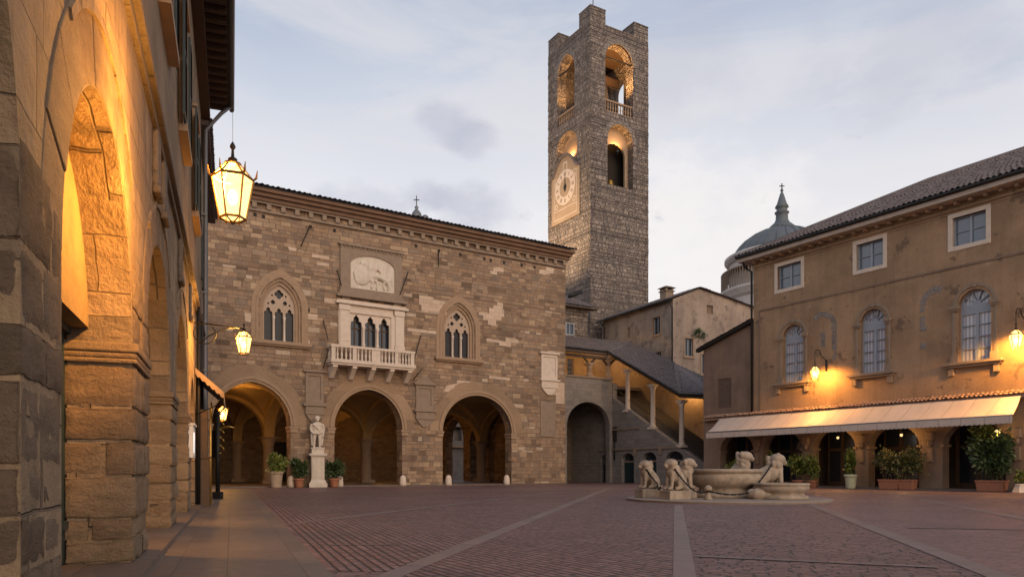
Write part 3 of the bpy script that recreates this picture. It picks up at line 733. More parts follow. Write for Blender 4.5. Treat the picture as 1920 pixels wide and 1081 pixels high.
# ------------------------------------------------------------------ lanterns
def lantern(label, loc, h, rz, power, group, radius=.07, aim=None, cone=150):
    root = thing('lantern', label, 'lantern', loc=loc, rz=rz, group=group)
    rt_, rb = .235 * h, .150 * h; zb, zt, zr = .075 * h, .56 * h, .73 * h
    hexp = lambda r, z, k: (r * math.cos(R(60 * k)), r * math.sin(R(60 * k)), z)
    f = MB(); tb = .013 * h
    for k in range(6):
        f.tube([hexp(rb, zb, k), hexp(rt_, zt, k)], tb, 5, False); f.tube([hexp(rt_, zt, k), hexp(.085 * h, zr, k)], tb, 5, False)
        f.tube([hexp(rb, zb, k), hexp(rb, zb, k + 1)], tb * 1.2, 5, False); f.tube([hexp(rt_, zt, k), hexp(rt_, zt, k + 1)], tb * 1.35, 5, False)
        f.tube([hexp(rt_, zt, k), hexp(rt_ * 1.14, zt + .03 * h, k), hexp(rt_ * 1.2, zt + .13 * h, k)], [tb, tb * 1.2, tb * .3], 5, False)
        f.tube([hexp(rb, zb, k), hexp(rb * 1.05, zb - .035 * h, k)], [tb, tb * .4], 5, False)
        f.tube([hexp(rb, zb, k), (0, 0, .02 * h)], tb * .7, 5, False)
    f.lathe([(.10 * h, zr - .015 * h), (.10 * h, zr + .01 * h), (.05 * h, zr + .03 * h)], n=10)
    f.lathe([(.002, 0), (.03 * h, .015 * h), (.04 * h, .03 * h), (.02 * h, .05 * h)], n=8)
    f.build('frame', M_BRASS, root)
    fn = MB(); fn.lathe([(.05 * h, zr + .03 * h), (.055 * h, zr + .06 * h), (.02 * h, zr + .085 * h), (.014 * h, zr + .17 * h), (.035 * h, zr + .20 * h), (.03 * h, zr + .225 * h), (.004, zr + .27 * h)], n=10); fn.build('finial', M_IRON, root)
    gl = MB()
    for k in range(6):
        e = .985
        gl.add([hexp(rb * e, zb, k), hexp(rb * e, zb, k + 1), hexp(rt_ * e, zt, k + 1), hexp(rt_ * e, zt, k)], [(0, 1, 2, 3)])
        gl.add([hexp(rt_ * e, zt, k), hexp(rt_ * e, zt, k + 1), hexp(.083 * h, zr - .002, k + 1), hexp(.083 * h, zr - .002, k)], [(0, 1, 2, 3)])
    gl.build('glass_pane', M_LAMPG, root)
    bu = MB(); bu.ball((0, 0, .33 * h), .055 * h, 10, 8, (1, 1, 1.7)); bu.build('bulb', M_BULB, root)
    ld = bpy.data.lights.new('lantern_light', 'SPOT' if aim else 'POINT'); ld.energy = power; ld.color = (1, .47, .095); ld.shadow_soft_size = radius
    lo = bpy.data.objects.new('lantern_light', ld); COL.objects.link(lo); lo.parent = root; lo.location = (0, 0, .47 * h)
    if aim:                                               # light shaped into a one-way beam; the lantern has no reflector
        ld.spot_size = R(cone); ld.spot_blend = .35
        lo.rotation_euler = (Matrix.Rotation(-rz, 3, 'Z') @ Vector(aim)).to_track_quat('-Z', 'Y').to_euler()
    return root
LG = 'wrought iron lanterns lit over the square'
def wall_point(fr, s_, off, z): return fr.P(s_, -off, z)
# nearest big lantern
s1 = -1.3; off1 = 1.10; z1 = 3.74; h1 = .875
p1 = wall_point(L, s1, off1, z1)
lan1 = lantern('large glowing six sided lantern in front of the sky beside the left arcade', p1, h1, R(20), 4200, LG, aim=(L.y[0], L.y[1], .18), cone=170)
a = MB(); top = p1.z + .745 * h1
q1 = Vector((p1.x, p1.y, p1.z + h1 * .99))
a.tube([q1, Vector((p1.x, p1.y, ZT + .1))], .002, 5)      # hung from the gutter on a thin wire
a.build('hanging_wire', M_IRON, lan1, WORLD)
# second lantern on its scrolled arm
s2 = 13.4; z2 = 4.50
p2 = wall_point(L, s2, 1.42, z2)
lan2 = lantern('smaller glowing lantern hanging from a scrolled arm by the left arcade', p2, .95, R(12), 3200, LG, aim=(L.y[0] + .1, L.y[1] + .1, .1), cone=172)
a = MB(); top = z2 + .80 * .95
a.tube([L.P(s2, 0, top + .12), L.P(s2, -.7, top + .08), L.P(s2, -1.46, top + .02)], .022, 6)
a.tube([L.P(s2, -.36 + .30 * math.sin(t * .35), top - .20 + .28 * math.cos(t * .35)) for t in range(0, 17)], .018, 6)
a.tube([L.P(s2, -.22, top - .48), L.P(s2, -.5, top - .22), L.P(s2, -.95, top + .0), L.P(s2, -1.2, top + .03)], .018, 6)
a.build('bracket', M_IRON, lan2, WORLD)

# ------------------------------------------------------------------ shop fittings by the far end of the arcade
sc = thing('shop_awning', 'small wedge canopy with a pale scalloped edge over a shop door beyond the arches', 'awning', L)
w = MB(); w.add([(15.6, -.02, 4.35), (20.4, -.02, 4.35), (20.4, -.85, 3.62), (15.6, -.85, 3.62), (15.6, -.02, 4.32), (20.4, -.02, 4.32), (20.4, -.85, 3.59), (15.6, -.85, 3.59)], [(0, 3, 2, 1), (4, 5, 6, 7), (0, 4, 7, 3), (1, 2, 6, 5)])
w.prism([(15.61, 3.3)] + [(15.61, 4.3)] + [(15.63, 4.3), (15.63, 3.3)], -.03, -.02); w.build('canopy', M_TRIMG, sc, L)
w = MB(); n = 12
pts = [(15.6, 3.55)] + [(15.6 + 4.8 * (i / (n * 4)), 3.30 - .07 * abs(math.sin(math.pi * i / 4))) for i in range(n * 4 + 1)] + [(20.4, 3.55)]
w.prism(pts, -.87, -.855)
sv = [(-.02, 4.36), (-.86, 3.63)] + [(-.86 + .84 * i / 24, 3.63 + .73 * i / 24 - .17 - .06 * abs(math.sin(math.pi * i / 4))) for i in range(25)]
w.add([(15.58, y, z) for y, z in sv] + [(15.57, y, z) for y, z in sv], [tuple(range(27)), tuple(range(53, 26, -1))]); w.build('valance', M_TRIM, sc, L)
w = MB(); w.tube([(15.7, -.02, 2.9), (15.7, -.6, 3.2), (15.7, -.85, 3.58)], .02); w.tube([(20.3, -.02, 2.9), (20.3, -.6, 3.2), (20.3, -.85, 3.58)], .02); w.build('strut', M_IRON, sc, L)
mbx = thing('display_case', 'white lit menu case on the wall past the third arch', 'display case', L)
w = MB(); w.wall(rect(11.6, 12.7, 1.5, 2.35)[::-1], [rect(11.7, 12.6, 1.6, 2.25)], -.14, -.01); w.box(11.55, 12.75, -.18, -.01, 2.353, 2.4); w.build('frame', M_WHITE, mbx, L)
w = MB()
w.tube([(11.72, -.1, 1.65), (11.72, -.1, 2.2)], .025); w.tube([(12.15, -.1, 1.65), (12.15, -.1, 2.2)], .025); w.tube([(12.58, -.1, 1.65), (12.58, -.1, 2.2)], .025); w.build('lamp_tube', M_TUBE, mbx, L)
kb = thing('shop_cabinet', 'tall dark cabinet with gilt edges against the wall below the shop canopy', 'cabinet', L)
w = MB(); w.box(16.1, 17.0, -.42, -.01, .02, 1.55); w.box(16.05, 17.05, -.46, -.01, 1.555, 1.62); w.box(16.15, 16.95, -.36, -.01, 1.625, 3.1); w.build('cabinet', M_WOOD, kb, L)
w = MB(); w.tube([(16.12, -.44, .05), (16.12, -.44, 3.1)], .025); w.tube([(16.98, -.44, .05), (16.98, -.44, 3.1)], .025)
w.tube([(16.5 + .25 * math.cos(t), -.47, 3.1 + .25 * math.sin(t)) for t in [i * .4 for i in range(17)]], .025); w.build('gilt_scroll', M_GILT, kb, L)
sp_ = thing('sign_post', 'black post with gilt scrollwork near the town hall end of the arcade', 'post', loc=tuple(L.P(23.0, -.55, 0)))
w = MB(); w.tube([(0, 0, 0), (0, 0, 3.6)], .09); w.box(-.16, .16, -.16, .16, 0, .3); w.build('post', M_IRON, sp_)
w = MB()
for k in range(5): w.tube([(.12 + .14 * math.cos(i * .45), -.02, 2.0 + k * .33 + .14 * math.sin(i * .45)) for i in range(12)], .022)
w.tube([(.1, 0, 2.9), (.45, 0, 2.95), (.7, 0, 2.9)], [.04, .05, .01]); w.build('gilt_scroll', M_GILT, sp_)
# ================================================================== town hall
th = thing('town_hall', 'long medieval stone palace with three pointed arches, gothic windows and a white balcony', 'town hall', P)
ZE = P.uv(1060, 492)[1]                                   # underside of the eaves
pz = lambda px, py, off=0: P.uv(px, py, off)
def span(pxa, pxb, pyt, pyb, off=0):                      # window box on the wall from pixel edges
    pc = (pxa + pxb) / 2
    return pz(pxa, 0, off)[0], pz(pxb, 0, off)[0], pz(pc, pyb, off)[1], pz(pc, pyt, off)[1]
SPR = pz(790, 806)[1]
arcs = []
for pa, pb, pt in ((397, 545, 715), (627, 754, 730), (830, 959, 741)):
    a, c = pz(pa, 800)[0], pz(pb, 800)[0]; arcs.append((a, c, pz((pa + pb) / 2, pt)[1]))
PT = .95
aw = [arch_hole(a, c, 0, SPR, za) for a, c, za in arcs]
# gothic windows: sill, springing, crown, half widths
gw = []
for pa, pb, pt, ps, pbm in ((495, 555, 533, 578, 640), (836, 883, 578, 617, 671)):
    a, c = pz(pa, 600)[0], pz(pb, 600)[0]; pc = (pa + pb) / 2
    gw.append((a, c, pz(pc, pbm)[1], pz(pc, ps)[1], pz(pc, pt)[1]))
tr = span(655, 733, 590, 652)
outer = [(0, 0)]
for h in aw: outer += h
outer += [(36, 0), (36, ZE), (0, ZE)]
gh = [arch_hole(a - .3, c + .3, z0 - .05, zsg, za + .37) for a, c, z0, zsg, za in gw]
w = MB(); w.wall(outer, gh + [rect(*tr)], 0, PT); wall_th = w.build('facade_wall', M_PAL, th, P)
w = MB()
sw = MB(); sw.wall([(PT, 0)] + arch_hole(12.4, 15.2, 0, SPR, SPR + 1.8) + arch_hole(16.6, 20.6, 0, SPR, SPR + 2.4) + [(24, 0), (24, ZE), (PT, ZE)], [], -.9, 0)
sw.build('end_wall', M_PAL, th, P, M=Matrix.Translation((35.1, 0, 0)) @ Matrix.Rotation(R(90), 4, 'Z'))
w.box(0, 35.09, 23.2, 24, 8.2, ZE); w.box(0, .9, PT, 23.2, 0, ZE); w.box(.9, 35.1, PT, 23.2, 8.0, 8.3); w.build('side_wall', M_PAL, th, P)
# put-log holes
w = MB()
for px, py in ((478, 402), (494, 406), (582, 425), (627, 432), (780, 461), (823, 470), (863, 477), (908, 485), (920, 488), (945, 492), (978, 497), (1002, 501), (1030, 506), (476, 568), (578, 581), (827, 609)):
    s_, z_ = pz(px, py); w.box(s_ - .11, s_ + .11, -.012, .004, z_ - .12, z_ + .12)
w.build('putlog_hole', M_DARK, th, P)
# pale patches of replaced blocks
def patch(poly): return [pz(x, y) for x, y in poly]
for poly in ([(786, 553), (800, 555), (812, 557), (812, 561), (837, 565), (837, 590), (822, 590), (822, 587), (790, 582), (790, 571), (786, 571)],
             [(932, 566), (943, 568), (943, 580), (945, 581), (945, 594), (940, 594), (940, 601), (930, 600), (930, 610), (915, 608), (915, 600), (906, 599), (906, 591), (898, 590), (898, 585), (917, 588), (917, 577), (925, 578), (925, 572), (932, 573)],
             [(912, 634), (948, 640), (948, 632), (972, 636), (972, 644), (958, 642), (958, 650), (936, 647), (936, 642), (912, 639)],
             [(917, 703), (956, 708), (956, 713), (917, 709)], [(857, 712), (896, 716), (896, 721), (860, 718), (846, 735), (831, 733), (838, 722), (857, 718)],
             [(764, 614), (822, 621), (822, 627), (764, 620)], [(925, 500), (944, 503), (944, 510), (932, 509), (932, 515), (919, 513), (919, 507), (925, 508)],
             [(1012, 505), (1024, 507), (1024, 500), (1038, 503), (1038, 512), (1020, 515), (1010, 512)],
             [(950, 755), (981, 758), (981, 765), (955, 762)], [(1036, 715), (1058, 717), (1058, 757), (1042, 756), (1042, 740), (1036, 740)],
             [(585, 476), (617, 480), (617, 486), (585, 482)], [(594, 490), (617, 494), (617, 500), (594, 496)], [(540, 462), (556, 466), (554, 472), (542, 470)],
             [(458, 585), (472, 587), (470, 604), (460, 602)], [(576, 588), (595, 590), (595, 600), (576, 598)], [(608, 558), (632, 561), (632, 570), (608, 567)]):
    w = MB(); w.prism(patch(poly), -.02, .004); w.build('pale_stone_patch', M_PATCH, th, P)
# arches of the loggia: flat voussoir ring, then mouldings
for (a, c, za) in arcs:
    m_ = MB(); o1 = arch(a, c, SPR, za); o2 = arch(a - .17, c + .17, SPR, za + .19); o3 = arch(a - .36, c + .36, SPR, za + .40); o4 = arch(a - 1.15, c + 1.15, SPR, za + 1.25)
    m_.band(o1, o2, -.05, .3)
    m_.band(o2, o3, -.12, .2); mo = m_.build('arch_moulding', M_TRIM, th, P)
    # voussoirs as separate blocks in one ring
    v = MB(); N = len(o3) - 1; rnd = random.Random(int(a * 10)); k = 0
    while k < N:
        k2 = min(N, k + 3); e = rnd.uniform(.8, 1.05)
        i3 = o3[k:k2 + 1]; i4 = [(p[0] + (q[0] - p[0]) * e, p[1] + (q[1] - p[1]) * e) for p, q in zip(o3[k:k2 + 1], o4[k:k2 + 1])]
        v.band(i3, i4, -.022 - rnd.uniform(0, .02), .004); k = k2
    v.build('voussoirs', M_VOUS, mo, P)
    for x in (a, c):
        m_ = MB(); sg = 1 if x == c else -1
        x0, x1 = (x - .1, x + .55) if sg > 0 else (x - .55, x + .1)
        m_.box(x0, x1, -.1, PT + .05, SPR - .18, SPR - .02); m_.box(x0 + .06, x1 - .06, -.06, PT + .03, SPR - .45, SPR - .185); m_.build('impost', M_TRIM, mo, P, bevel=.02)
M_TRACE = mat('tracery_stone', (.42, .32, .24), .8, var=.2, scale=2.5)
# gothic windows with tracery
for (a, c, z0, zsg, za) in gw:
    fr = MB()
    for i, (e0, e1, yf, yb) in enumerate(((.56, .86, -.04, .02), (.38, .56, -.09, .25), (.20, .38, .03, .4), (.0, .20, .16, .6))):
        p1_ = [(a - e0, z0)] + arch(a - e0, c + e0, zsg, za + e0 * 1.25) + [(c + e0, z0)]
        p2_ = [(a - e1, z0)] + arch(a - e1, c + e1, zsg, za + e1 * 1.25) + [(c + e1, z0)]
        fr.band(p1_, p2_, yf, yb)
    fr.box(a - 1.05, c + 1.05, -.32, .5, z0 - .24, z0 - .004); fr.box(a - .95, c + .95, -.2, .3, z0 - .36, z0 - .245)
    wo_ = fr.build('gothic_window', M_TRIM, th, P)
    W = c - a; l = W / 3; hl = l * .39; hh = za - zsg; zt = zsg - .20 * hh; xc = (a + c) / 2; T_ = za - zt
    hs = []
    for k in range(3):
        xk = a + l * (k + .5)
        hs.append([(xk - hl, z0 + .02), (xk - hl, zt - .1), (xk - hl * .95, zt + hl * .35), (xk - hl * .45, zt + hl * .55), (xk - hl * .5, zt + hl * .95), (xk, zt + hl * 1.45), (xk + hl * .5, zt + hl * .95), (xk + hl * .45, zt + hl * .55), (xk + hl * .95, zt + hl * .35), (xk + hl, zt - .1), (xk + hl, z0 + .02)])
    four = lambda t: .70 + .30 * abs(math.cos(2 * t))
    hs.append(circle(xc, zsg + hh * .62, W * .145, 32, four))
    for sgn in (-1, 1): hs.append(circle(xc + sgn * W * .19, zsg + hh * .27, W * .075, 12, four)); hs.append(circle(xc + sgn * W * .215, zsg + hh * .56, W * .033, 8)); hs.append(circle(xc + sgn * W * .335, zsg + hh * .20, W * .033, 8))
    tcy = MB(); tcy.wall([(a - .02, z0)] + [(x, z) for x, z in arch(a - .02, c + .02, zsg, za + .02)] + [(c + .02, z0)], hs, .30, .44); tcy.build('tracery', M_TRACE, wo_, P)
    gl = MB(); gl.wall([(a - .3, z0)] + arch(a - .3, c + .3, zsg, za + .3) + [(c + .3, z0)], [], .52, .54); gl.build('glass_pane', M_LEAD, wo_, P)
    for k in (1, 2):
        co = MB(); co.lathe([(.1, z0 + .02), (.1, z0 + .15), (.065, z0 + .2), (.065, zt - .45), (.11, zt - .3), (.11, zt - .2)], (a + l * k, .28, 0), 10); co.build('colonnette', M_LIGHT, wo_, P)
# three-light balcony window in a pale classical frame
x0, x1, z0, z1 = tr
tw = MB(); f0 = span(634, 757, 573, 657)
tw.wall([(f0[0], z0), (f0[1], z0), (f0[1], z1 + .55), (f0[0], z1 + .55)], [rect(x0 + .02, x1 - .02, z0 + .02, z1 - .02)], -.10, .3)
tw.box(f0[0] - .25, f0[1] + .25, -.34, .1, z1 + .56, z1 + .74); tw.box(f0[0] - .1, f0[1] + .1, -.22, .1, z1 + .745, z1 + .86)
tri = tw.build('balcony_window', M_LIGHT, th, P)
for xa, xb in ((f0[0], f0[0] + .85), (f0[1] - .85, f0[1])):
    b = MB(); b.box(xa + .08, xb - .08, -.20, -.102, z0 + .3, z1 + .1); b.box(xa, xb, -.25, -.102, z1 + .105, z1 + .5); b.box(xa, xb, -.25, -.102, z0, z0 + .28); b.build('pilaster', M_LIGHT, tri, P, bevel=.02)
l = (x1 - x0) / 3; hs = []
for k in range(3):
    xc = x0 + l * (k + .5); hl = l * .40; zt = z1 - .95
    hs.append([(xc - hl, z0 + .05), (xc - hl, zt), (xc - hl * .95, zt + .28), (xc - hl * .5, zt + .38), (xc - hl * .5, zt + .58), (xc, zt + .84), (xc + hl * .5, zt + .58), (xc + hl * .5, zt + .38), (xc + hl * .95, zt + .28), (xc + hl, zt), (xc + hl, z0 + .05)])
b = MB(); b.wall(rect(x0 + .02, x1 - .02, z0 + .02, z1 - .02)[::-1], hs, .02, .2); b.build('tracery', M_LIGHT, tri, P)
b = MB(); b.box(x0, x1, .4, .42, z0, z1); b.build('glass_pane', M_GLASS, tri, P)
b = MB()
for k in range(3):
    xc = x0 + l * (k + .5); b.box(xc - .04, xc + .04, .33, .39, z0, z1 - .3); b.box(xc - hl, xc + hl, .33, .39, z1 - 1.1, z1 - 1.02)
b.build('window_bar', M_WOOD, tri, P)
for k in (1, 2):
    b = MB(); b.lathe([(.13, z0), (.13, z0 + .2), (.085, z0 + .26), (.085, zt - .3), (.15, zt - .12), (.15, zt)], (x0 + l * k, -.02, 0), 10); b.build('colonnette', M_LIGHT, tri, P)
# balcony on five brackets
OFFB = 1.15
bx0, bx1 = P.uv(622, 0, OFFB)[0], P.uv(777, 0, OFFB)[0]; bz0 = P.uv(700, 683, OFFB)[1]; bz1 = P.uv(700, 652, OFFB)[1]
b = MB(); b.box(bx0 - .08, bx1 + .08, -OFFB - .1, -.005, bz0 - .05, bz0 + .2); b.box(bx0, bx1, -OFFB, -.005, bz0 - .2, bz0 - .055)
b.box(bx0 - .05, bx1 + .05, -OFFB - .04, -OFFB + .22, bz1 - .16, bz1 + .02); b.box(bx0 - .05, bx0 + .2, -OFFB + .225, -.005, bz1 - .16, bz1 + .02); b.box(bx1 - .2, bx1 + .05, -OFFB + .225, -.005, bz1 - .16, bz1 + .02)
BW = bx1 - bx0
for u in (0, .245, .47, .53, .755, .955):
    wd = .045 * BW; b.box(bx0 + u * BW, bx0 + u * BW + wd if u != .47 else bx0 + .53 * BW, -OFFB, -OFFB + .18, bz0 + .205, bz1 - .165)
bal = b.build('balcony', M_LIGHT, th, P, bevel=.015)
def baluster(x, y):
    q = MB(); z0_ = bz0 + .2; H = bz1 - .16 - z0_
    q.lathe([(.09, 0), (.09, .06 * H), (.05, .14 * H), (.085, .35 * H), (.085, .42 * H), (.045, .68 * H), (.05, .85 * H), (.085, .93 * H), (.085, H)], (x, y, z0_), 8); q.build('baluster', M_LIGHT, bal, P)
for u0, u1 in ((.045, .245), (.29, .47), (.575, .755), (.80, .955)):
    for k in range(4): baluster(bx0 + BW * (u0 + (u1 - u0) * (k + .5) / 4), -OFFB + .09)
for x in (bx0 + .1, bx1 - .1):
    for k in range(3): baluster(x, -OFFB + .35 + k * .25)
for k in range(5):
    xc = bx0 + .3 + (BW - .6) * k / 4
    prof = [(-.005, bz0 - .205), (-OFFB + .08, bz0 - .205), (-OFFB + .06, bz0 - .36), (-OFFB * .78, bz0 - .5), (-OFFB * .5, bz0 - .78), (-OFFB * .25, bz0 - 1.08), (-.005, bz0 - 1.15)]
    q = MB(); n_ = len(prof); vs = [(xc - .17, y, z) for y, z in prof] + [(xc + .17, y, z) for y, z in prof]
    q.add(vs, [tuple(range(n_)), tuple(range(2 * n_ - 1, n_ - 1, -1))] + [(i, n_ + i, n_ + (i + 1) % n_, (i + 1) % n_) for i in range(n_)])
    q.box(xc - .2, xc + .2, -OFFB + .02, -.006, bz0 - .204, bz0 - .2); q.build('bracket', M_LIGHT, bal, P, bevel=.03)
# framed marble relief of a winged lion above
ra = span(656, 739, 488, 545); rx0, rx1, rz0, rz1 = ra
f1 = span(637, 752, 455, 552)
b = MB()
rl = [(rx0, rz0)] + [(x, z) for x, z in arch(rx0, rx1, rz1 - .55, rz1 + .25, 10)] + [(rx1, rz0)]
b.wall(rect(f1[0], f1[1], rz0 - .3, rz1 + .75)[::-1], [rl], -.16, .003)
b.box(f1[0] - .15, f1[1] + .15, -.3, .003, rz1 + .755, rz1 + .9)
b.box(f1[0] - .3, f1[1] + .35, -.42, .003, rz0 - .75, rz0 - .56); b.box(f1[0] - .1, f1[1] + .1, -.24, .003, rz0 - .555, rz0 - .305)
b.box(f1[0] + .1, f1[0] + .7, -.2, .003, rz0 - 1.6, rz0 - .76); b.box(f1[1] - .7, f1[1] - .1, -.2, .003, rz0 - 1.6, rz0 - .76)
k = f1[0]
while k < f1[1]: b.box(k, k + .12, -.22, .003, rz1 + .6, rz1 + .75); k += .3
rel = b.build('relief_frame', M_TRIMG, th, P)
b = MB(); b.prism(rl, -.06, .001); b.build('relief_panel', M_MARBLE, rel, P)
W_, H_ = rx1 - rx0, rz1 - rz0
X = lambda u: rx0 + u * W_
Zr = lambda v: rz0 + v * H_
sh = [('e', (X(.26), -.09, Zr(.45)), (.30 * H_, .13, .33 * H_)), ('e', (X(.27), -.12, Zr(.84)), (.10 * H_, .13, .11 * H_)), ('e', (X(.24), -.1, Zr(.70)), (.16 * H_, .1, .10 * H_)),
      ('l', [(X(.14), -.08, Zr(.72)), (X(.09), -.1, Zr(.5)), (X(.13), -.1, Zr(.26)), (X(.17), -.08, Zr(.12))], [.07, .1, .08, .05]),
      ('e', (X(.46), -.12, Zr(.72)), (.13 * H_, .13, .13 * H_)), ('e', (X(.47), -.09, Zr(.52)), (.17 * H_, .12, .26 * H_)),
      ('l', [(X(.5), -.1, Zr(.46)), (X(.62), -.12, Zr(.46)), (X(.76), -.12, Zr(.40)), (X(.82), -.1, Zr(.32))], [.17, .2, .19, .16]),
      ('l', [(X(.52), -.09, Zr(.62)), (X(.60), -.13, Zr(.74)), (X(.69), -.1, Zr(.60))], [.1, .14, .04]),
      ('l', [(X(.82), -.1, Zr(.34)), (X(.86), -.1, Zr(.2)), (X(.84), -.1, Zr(.06))], [.14, .1, .08]), ('l', [(X(.76), -.1, Zr(.32)), (X(.74), -.1, Zr(.18)), (X(.77), -.1, Zr(.05))], [.12, .08, .07]),
      ('l', [(X(.5), -.1, Zr(.36)), (X(.49), -.1, Zr(.2)), (X(.46), -.1, Zr(.06))], [.13, .09, .08]), ('l', [(X(.56), -.1, Zr(.36)), (X(.6), -.1, Zr(.22)), (X(.58), -.1, Zr(.05))], [.12, .08, .07]),
      ('l', [(X(.84), -.08, Zr(.36)), (X(.93), -.08, Zr(.42)), (X(.95), -.08, Zr(.2))], [.05, .04, .05])]
organic('winged_lion', sh, M_MARBLE, rel, .05, 3, P)
# carved panels between the arches and at the right
def aedicule(pa, pb, pt, pb2, top, m, gable):
    a, c, z0, z1 = span(pa, pb, pt, pb2)
    q = MB(); q.wall(rect(a, c, z0, z1)[::-1], [rect(a + .22, c - .22, z0 + .3, z1 - .25)], -.12, .003)
    q.box(a + .22, c - .22, -.05, .003, z0 + .3, z1 - .25); q.box(a - .18, c + .18, -.26, .003, z1 + .002, z1 + .16); q.box(a - .18, c + .18, -.3, .003, z0 - .16, z0 - .002); q.box(a - .02, c + .02, -.2, .003, z0 - .75, z0 - .165)
    if gable: q.prism([(a - .1, z1 + .163), (c + .1, z1 + .163), ((a + c) / 2, z1 + .163 + (c - a) * .38)], -.1, .003)
    q.prism([(a, z0 - .755), ((a + c) / 2 - .2, z0 - 1.35), ((a + c) / 2 + .2, z0 - 1.35), (c, z0 - .755)][::-1], -.14, .003)
    q.build('carved_panel', m, th, P, bevel=.02)
aedicule(572, 606, 698, 757, 0, M_TRIMG, False); aedicule(779, 812, 722, 768, 0, M_TRIMG, True); aedicule(1014, 1044, 664, 711, 0, M_LIGHT, False)
q = MB(); a_, c_, z0_, z1_ = span(1013, 1041, 752, 818); q.box(a_, c_, -.06, .003, z0_, z1_); q.build('stone_tablet', M_TRIMG, th, P)
# iron stays on the wall
for (xa, ya), (xb, yb), o0, o1 in (((615, 637), (606, 600), 1.1, .0), ((606, 690), (616, 655), .0, 1.0), ((773, 688), (789, 628), .9, .0), ((765, 510), (750, 552), .1, .4), ((774, 712), (792, 690), .0, .5), ((632, 506), (640, 535), .1, .4), ((564, 462), (580, 425), .3, .05), ((822, 500), (822, 470), .3, .05)):
    sA, zA = P.uv(xa, ya, o0); sB, zB = P.uv(xb, yb, o1)
    q = MB(); q.tube([(sA, -o0 - .02, zA), (sB, -o1 - .02, zB)], .035, 6); q.build('iron_stay', M_IRON, th, P)
# eaves: stone string with small corbels, brick cornice, tiles
q = MB(); q.box(0, 36.05, -.16, .3, ZE - .55, ZE - .36)
q.box(0, 36.1, -.3, .3, ZE + .005, ZE + .14)
k = .3
while k < 36: q.box(k, k + .3, -.27, -.001, ZE - .355, ZE + .001); k += .98
q.build('corbel_course', M_TRIMG, th, P)
q = MB(); q.box(0, 36.15, -.42, .3, ZE + .145, ZE + .40); q.box(0, 36.3, -.62, .3, ZE + .405, ZE + .66); q.box(0, 36.45, -.82, .3, ZE + .665, ZE + .9); q.build('cornice', M_CORN, th, P)
q = MB(); q.tiles((0, -1.0, ZE + .96), (36.65, -1.0, ZE + .96), (33, 12, ZE + 4.6), (0, 12, ZE + 4.6), tw=.36, amp=.09); q.build('roof', M_TILE, th, P)
# loggia inside: groin vaults on piers
rows = [PT, 11.4, 22.6]
pcs = [pz(370, 800)[0], pz(585, 800)[0], pz(792, 800)[0], 34.2]
VT = max(a[2] for a in arcs) + .15
def groin(x0, x1, y0, y1, zs_, zt_):
    n = 18; b_ = MB(); vs = []
    for j in range(n + 1):
        for i in range(n + 1):
            u, v = 2 * i / n - 1, 2 * j / n - 1
            hx = math.sqrt(max(0, 1 - u * u)); hy = math.sqrt(max(0, 1 - v * v))
            vs.append((x0 + (x1 - x0) * i / n, y0 + (y1 - y0) * j / n, zs_ + (zt_ - zs_) * max(hx, hy)))
    b_.add(vs, [(j * (n + 1) + i, (j + 1) * (n + 1) + i, (j + 1) * (n + 1) + i + 1, j * (n + 1) + i + 1) for j in range(n) for i in range(n)])
    return b_.build('vault', M_VAULT, th, P)
ZI = SPR - .3
for i in range(3):
    for j in range(2): groin(pcs[i], pcs[i + 1], rows[j], rows[j + 1], ZI, VT)
for i in range(4):
    for j in range(2):                                    # transverse arches
        y0_, y1_ = rows[j], rows[j + 1]
        pin = [(y, z) for y, z in arch(y0_ + .35, y1_ - .35, ZI, VT - .3)]; pout = [(y, z) for y, z in arch(y0_ - .02, y1_ + .02, ZI, VT + .02)]
        q = MB(); q.band(pin, pout, -.42, .42); q.build('vault_rib', M_VAULT, th, P, M=Matrix.Translation((pcs[i], 0, 0)) @ Matrix.Rotation(R(90), 4, 'Z'))
    if i < 3:
        for j in (1,):
            q = MB(); q.band(arch(pcs[i] + .35, pcs[i + 1] - .35, ZI, VT - .3), arch(pcs[i] - .02, pcs[i + 1] + .02, ZI, VT + .02), rows[j] - .42, rows[j] + .42); q.build('vault_rib', M_VAULT, th, P)
    for j in (1, 2):
        if j == 2 and i == 3: continue
        q = MB(); xx, yy = pcs[i], rows[j]
        q.box(xx - .62, xx + .62, yy - .62, yy + .62, .0, .35); q.lathe([(.5, .35), (.46, .5), (.44, ZI - .75), (.52, ZI - .6), (.5, ZI - .5), (.68, ZI - .12)], (xx, yy, 0), 16, True); q.box(xx - .7, xx + .7, yy - .7, yy + .7, ZI - .12, ZI); q.build('pier', M_TRIMG, th, P, bevel=.02)
bw = MB()
d1 = rect(pcs[0] + 4.2, pcs[0] + 5.8, 2.4, 5.0); d2 = rect(pcs[1] + 3, pcs[1] + 5, 0, 4)
bw.wall([(.9, 0), d2[0], d2[1], d2[2], d2[3]] + [(35.1, 0), (35.1, 8.0), (.9, 8.0)], [d1, rect(pcs[0] + 1.2, pcs[0] + 2.3, 2.2, 5)], 22.5, 23.2); bw.build('loggia_wall', M_RUB, th, P)
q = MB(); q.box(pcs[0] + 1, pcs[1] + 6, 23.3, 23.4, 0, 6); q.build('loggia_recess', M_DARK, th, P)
q = MB(); q.box(0, 36, -.25, 24, -.05, .09); tag(q.build('loggia_floor', M_SLAB, frame=P), kind='structure')
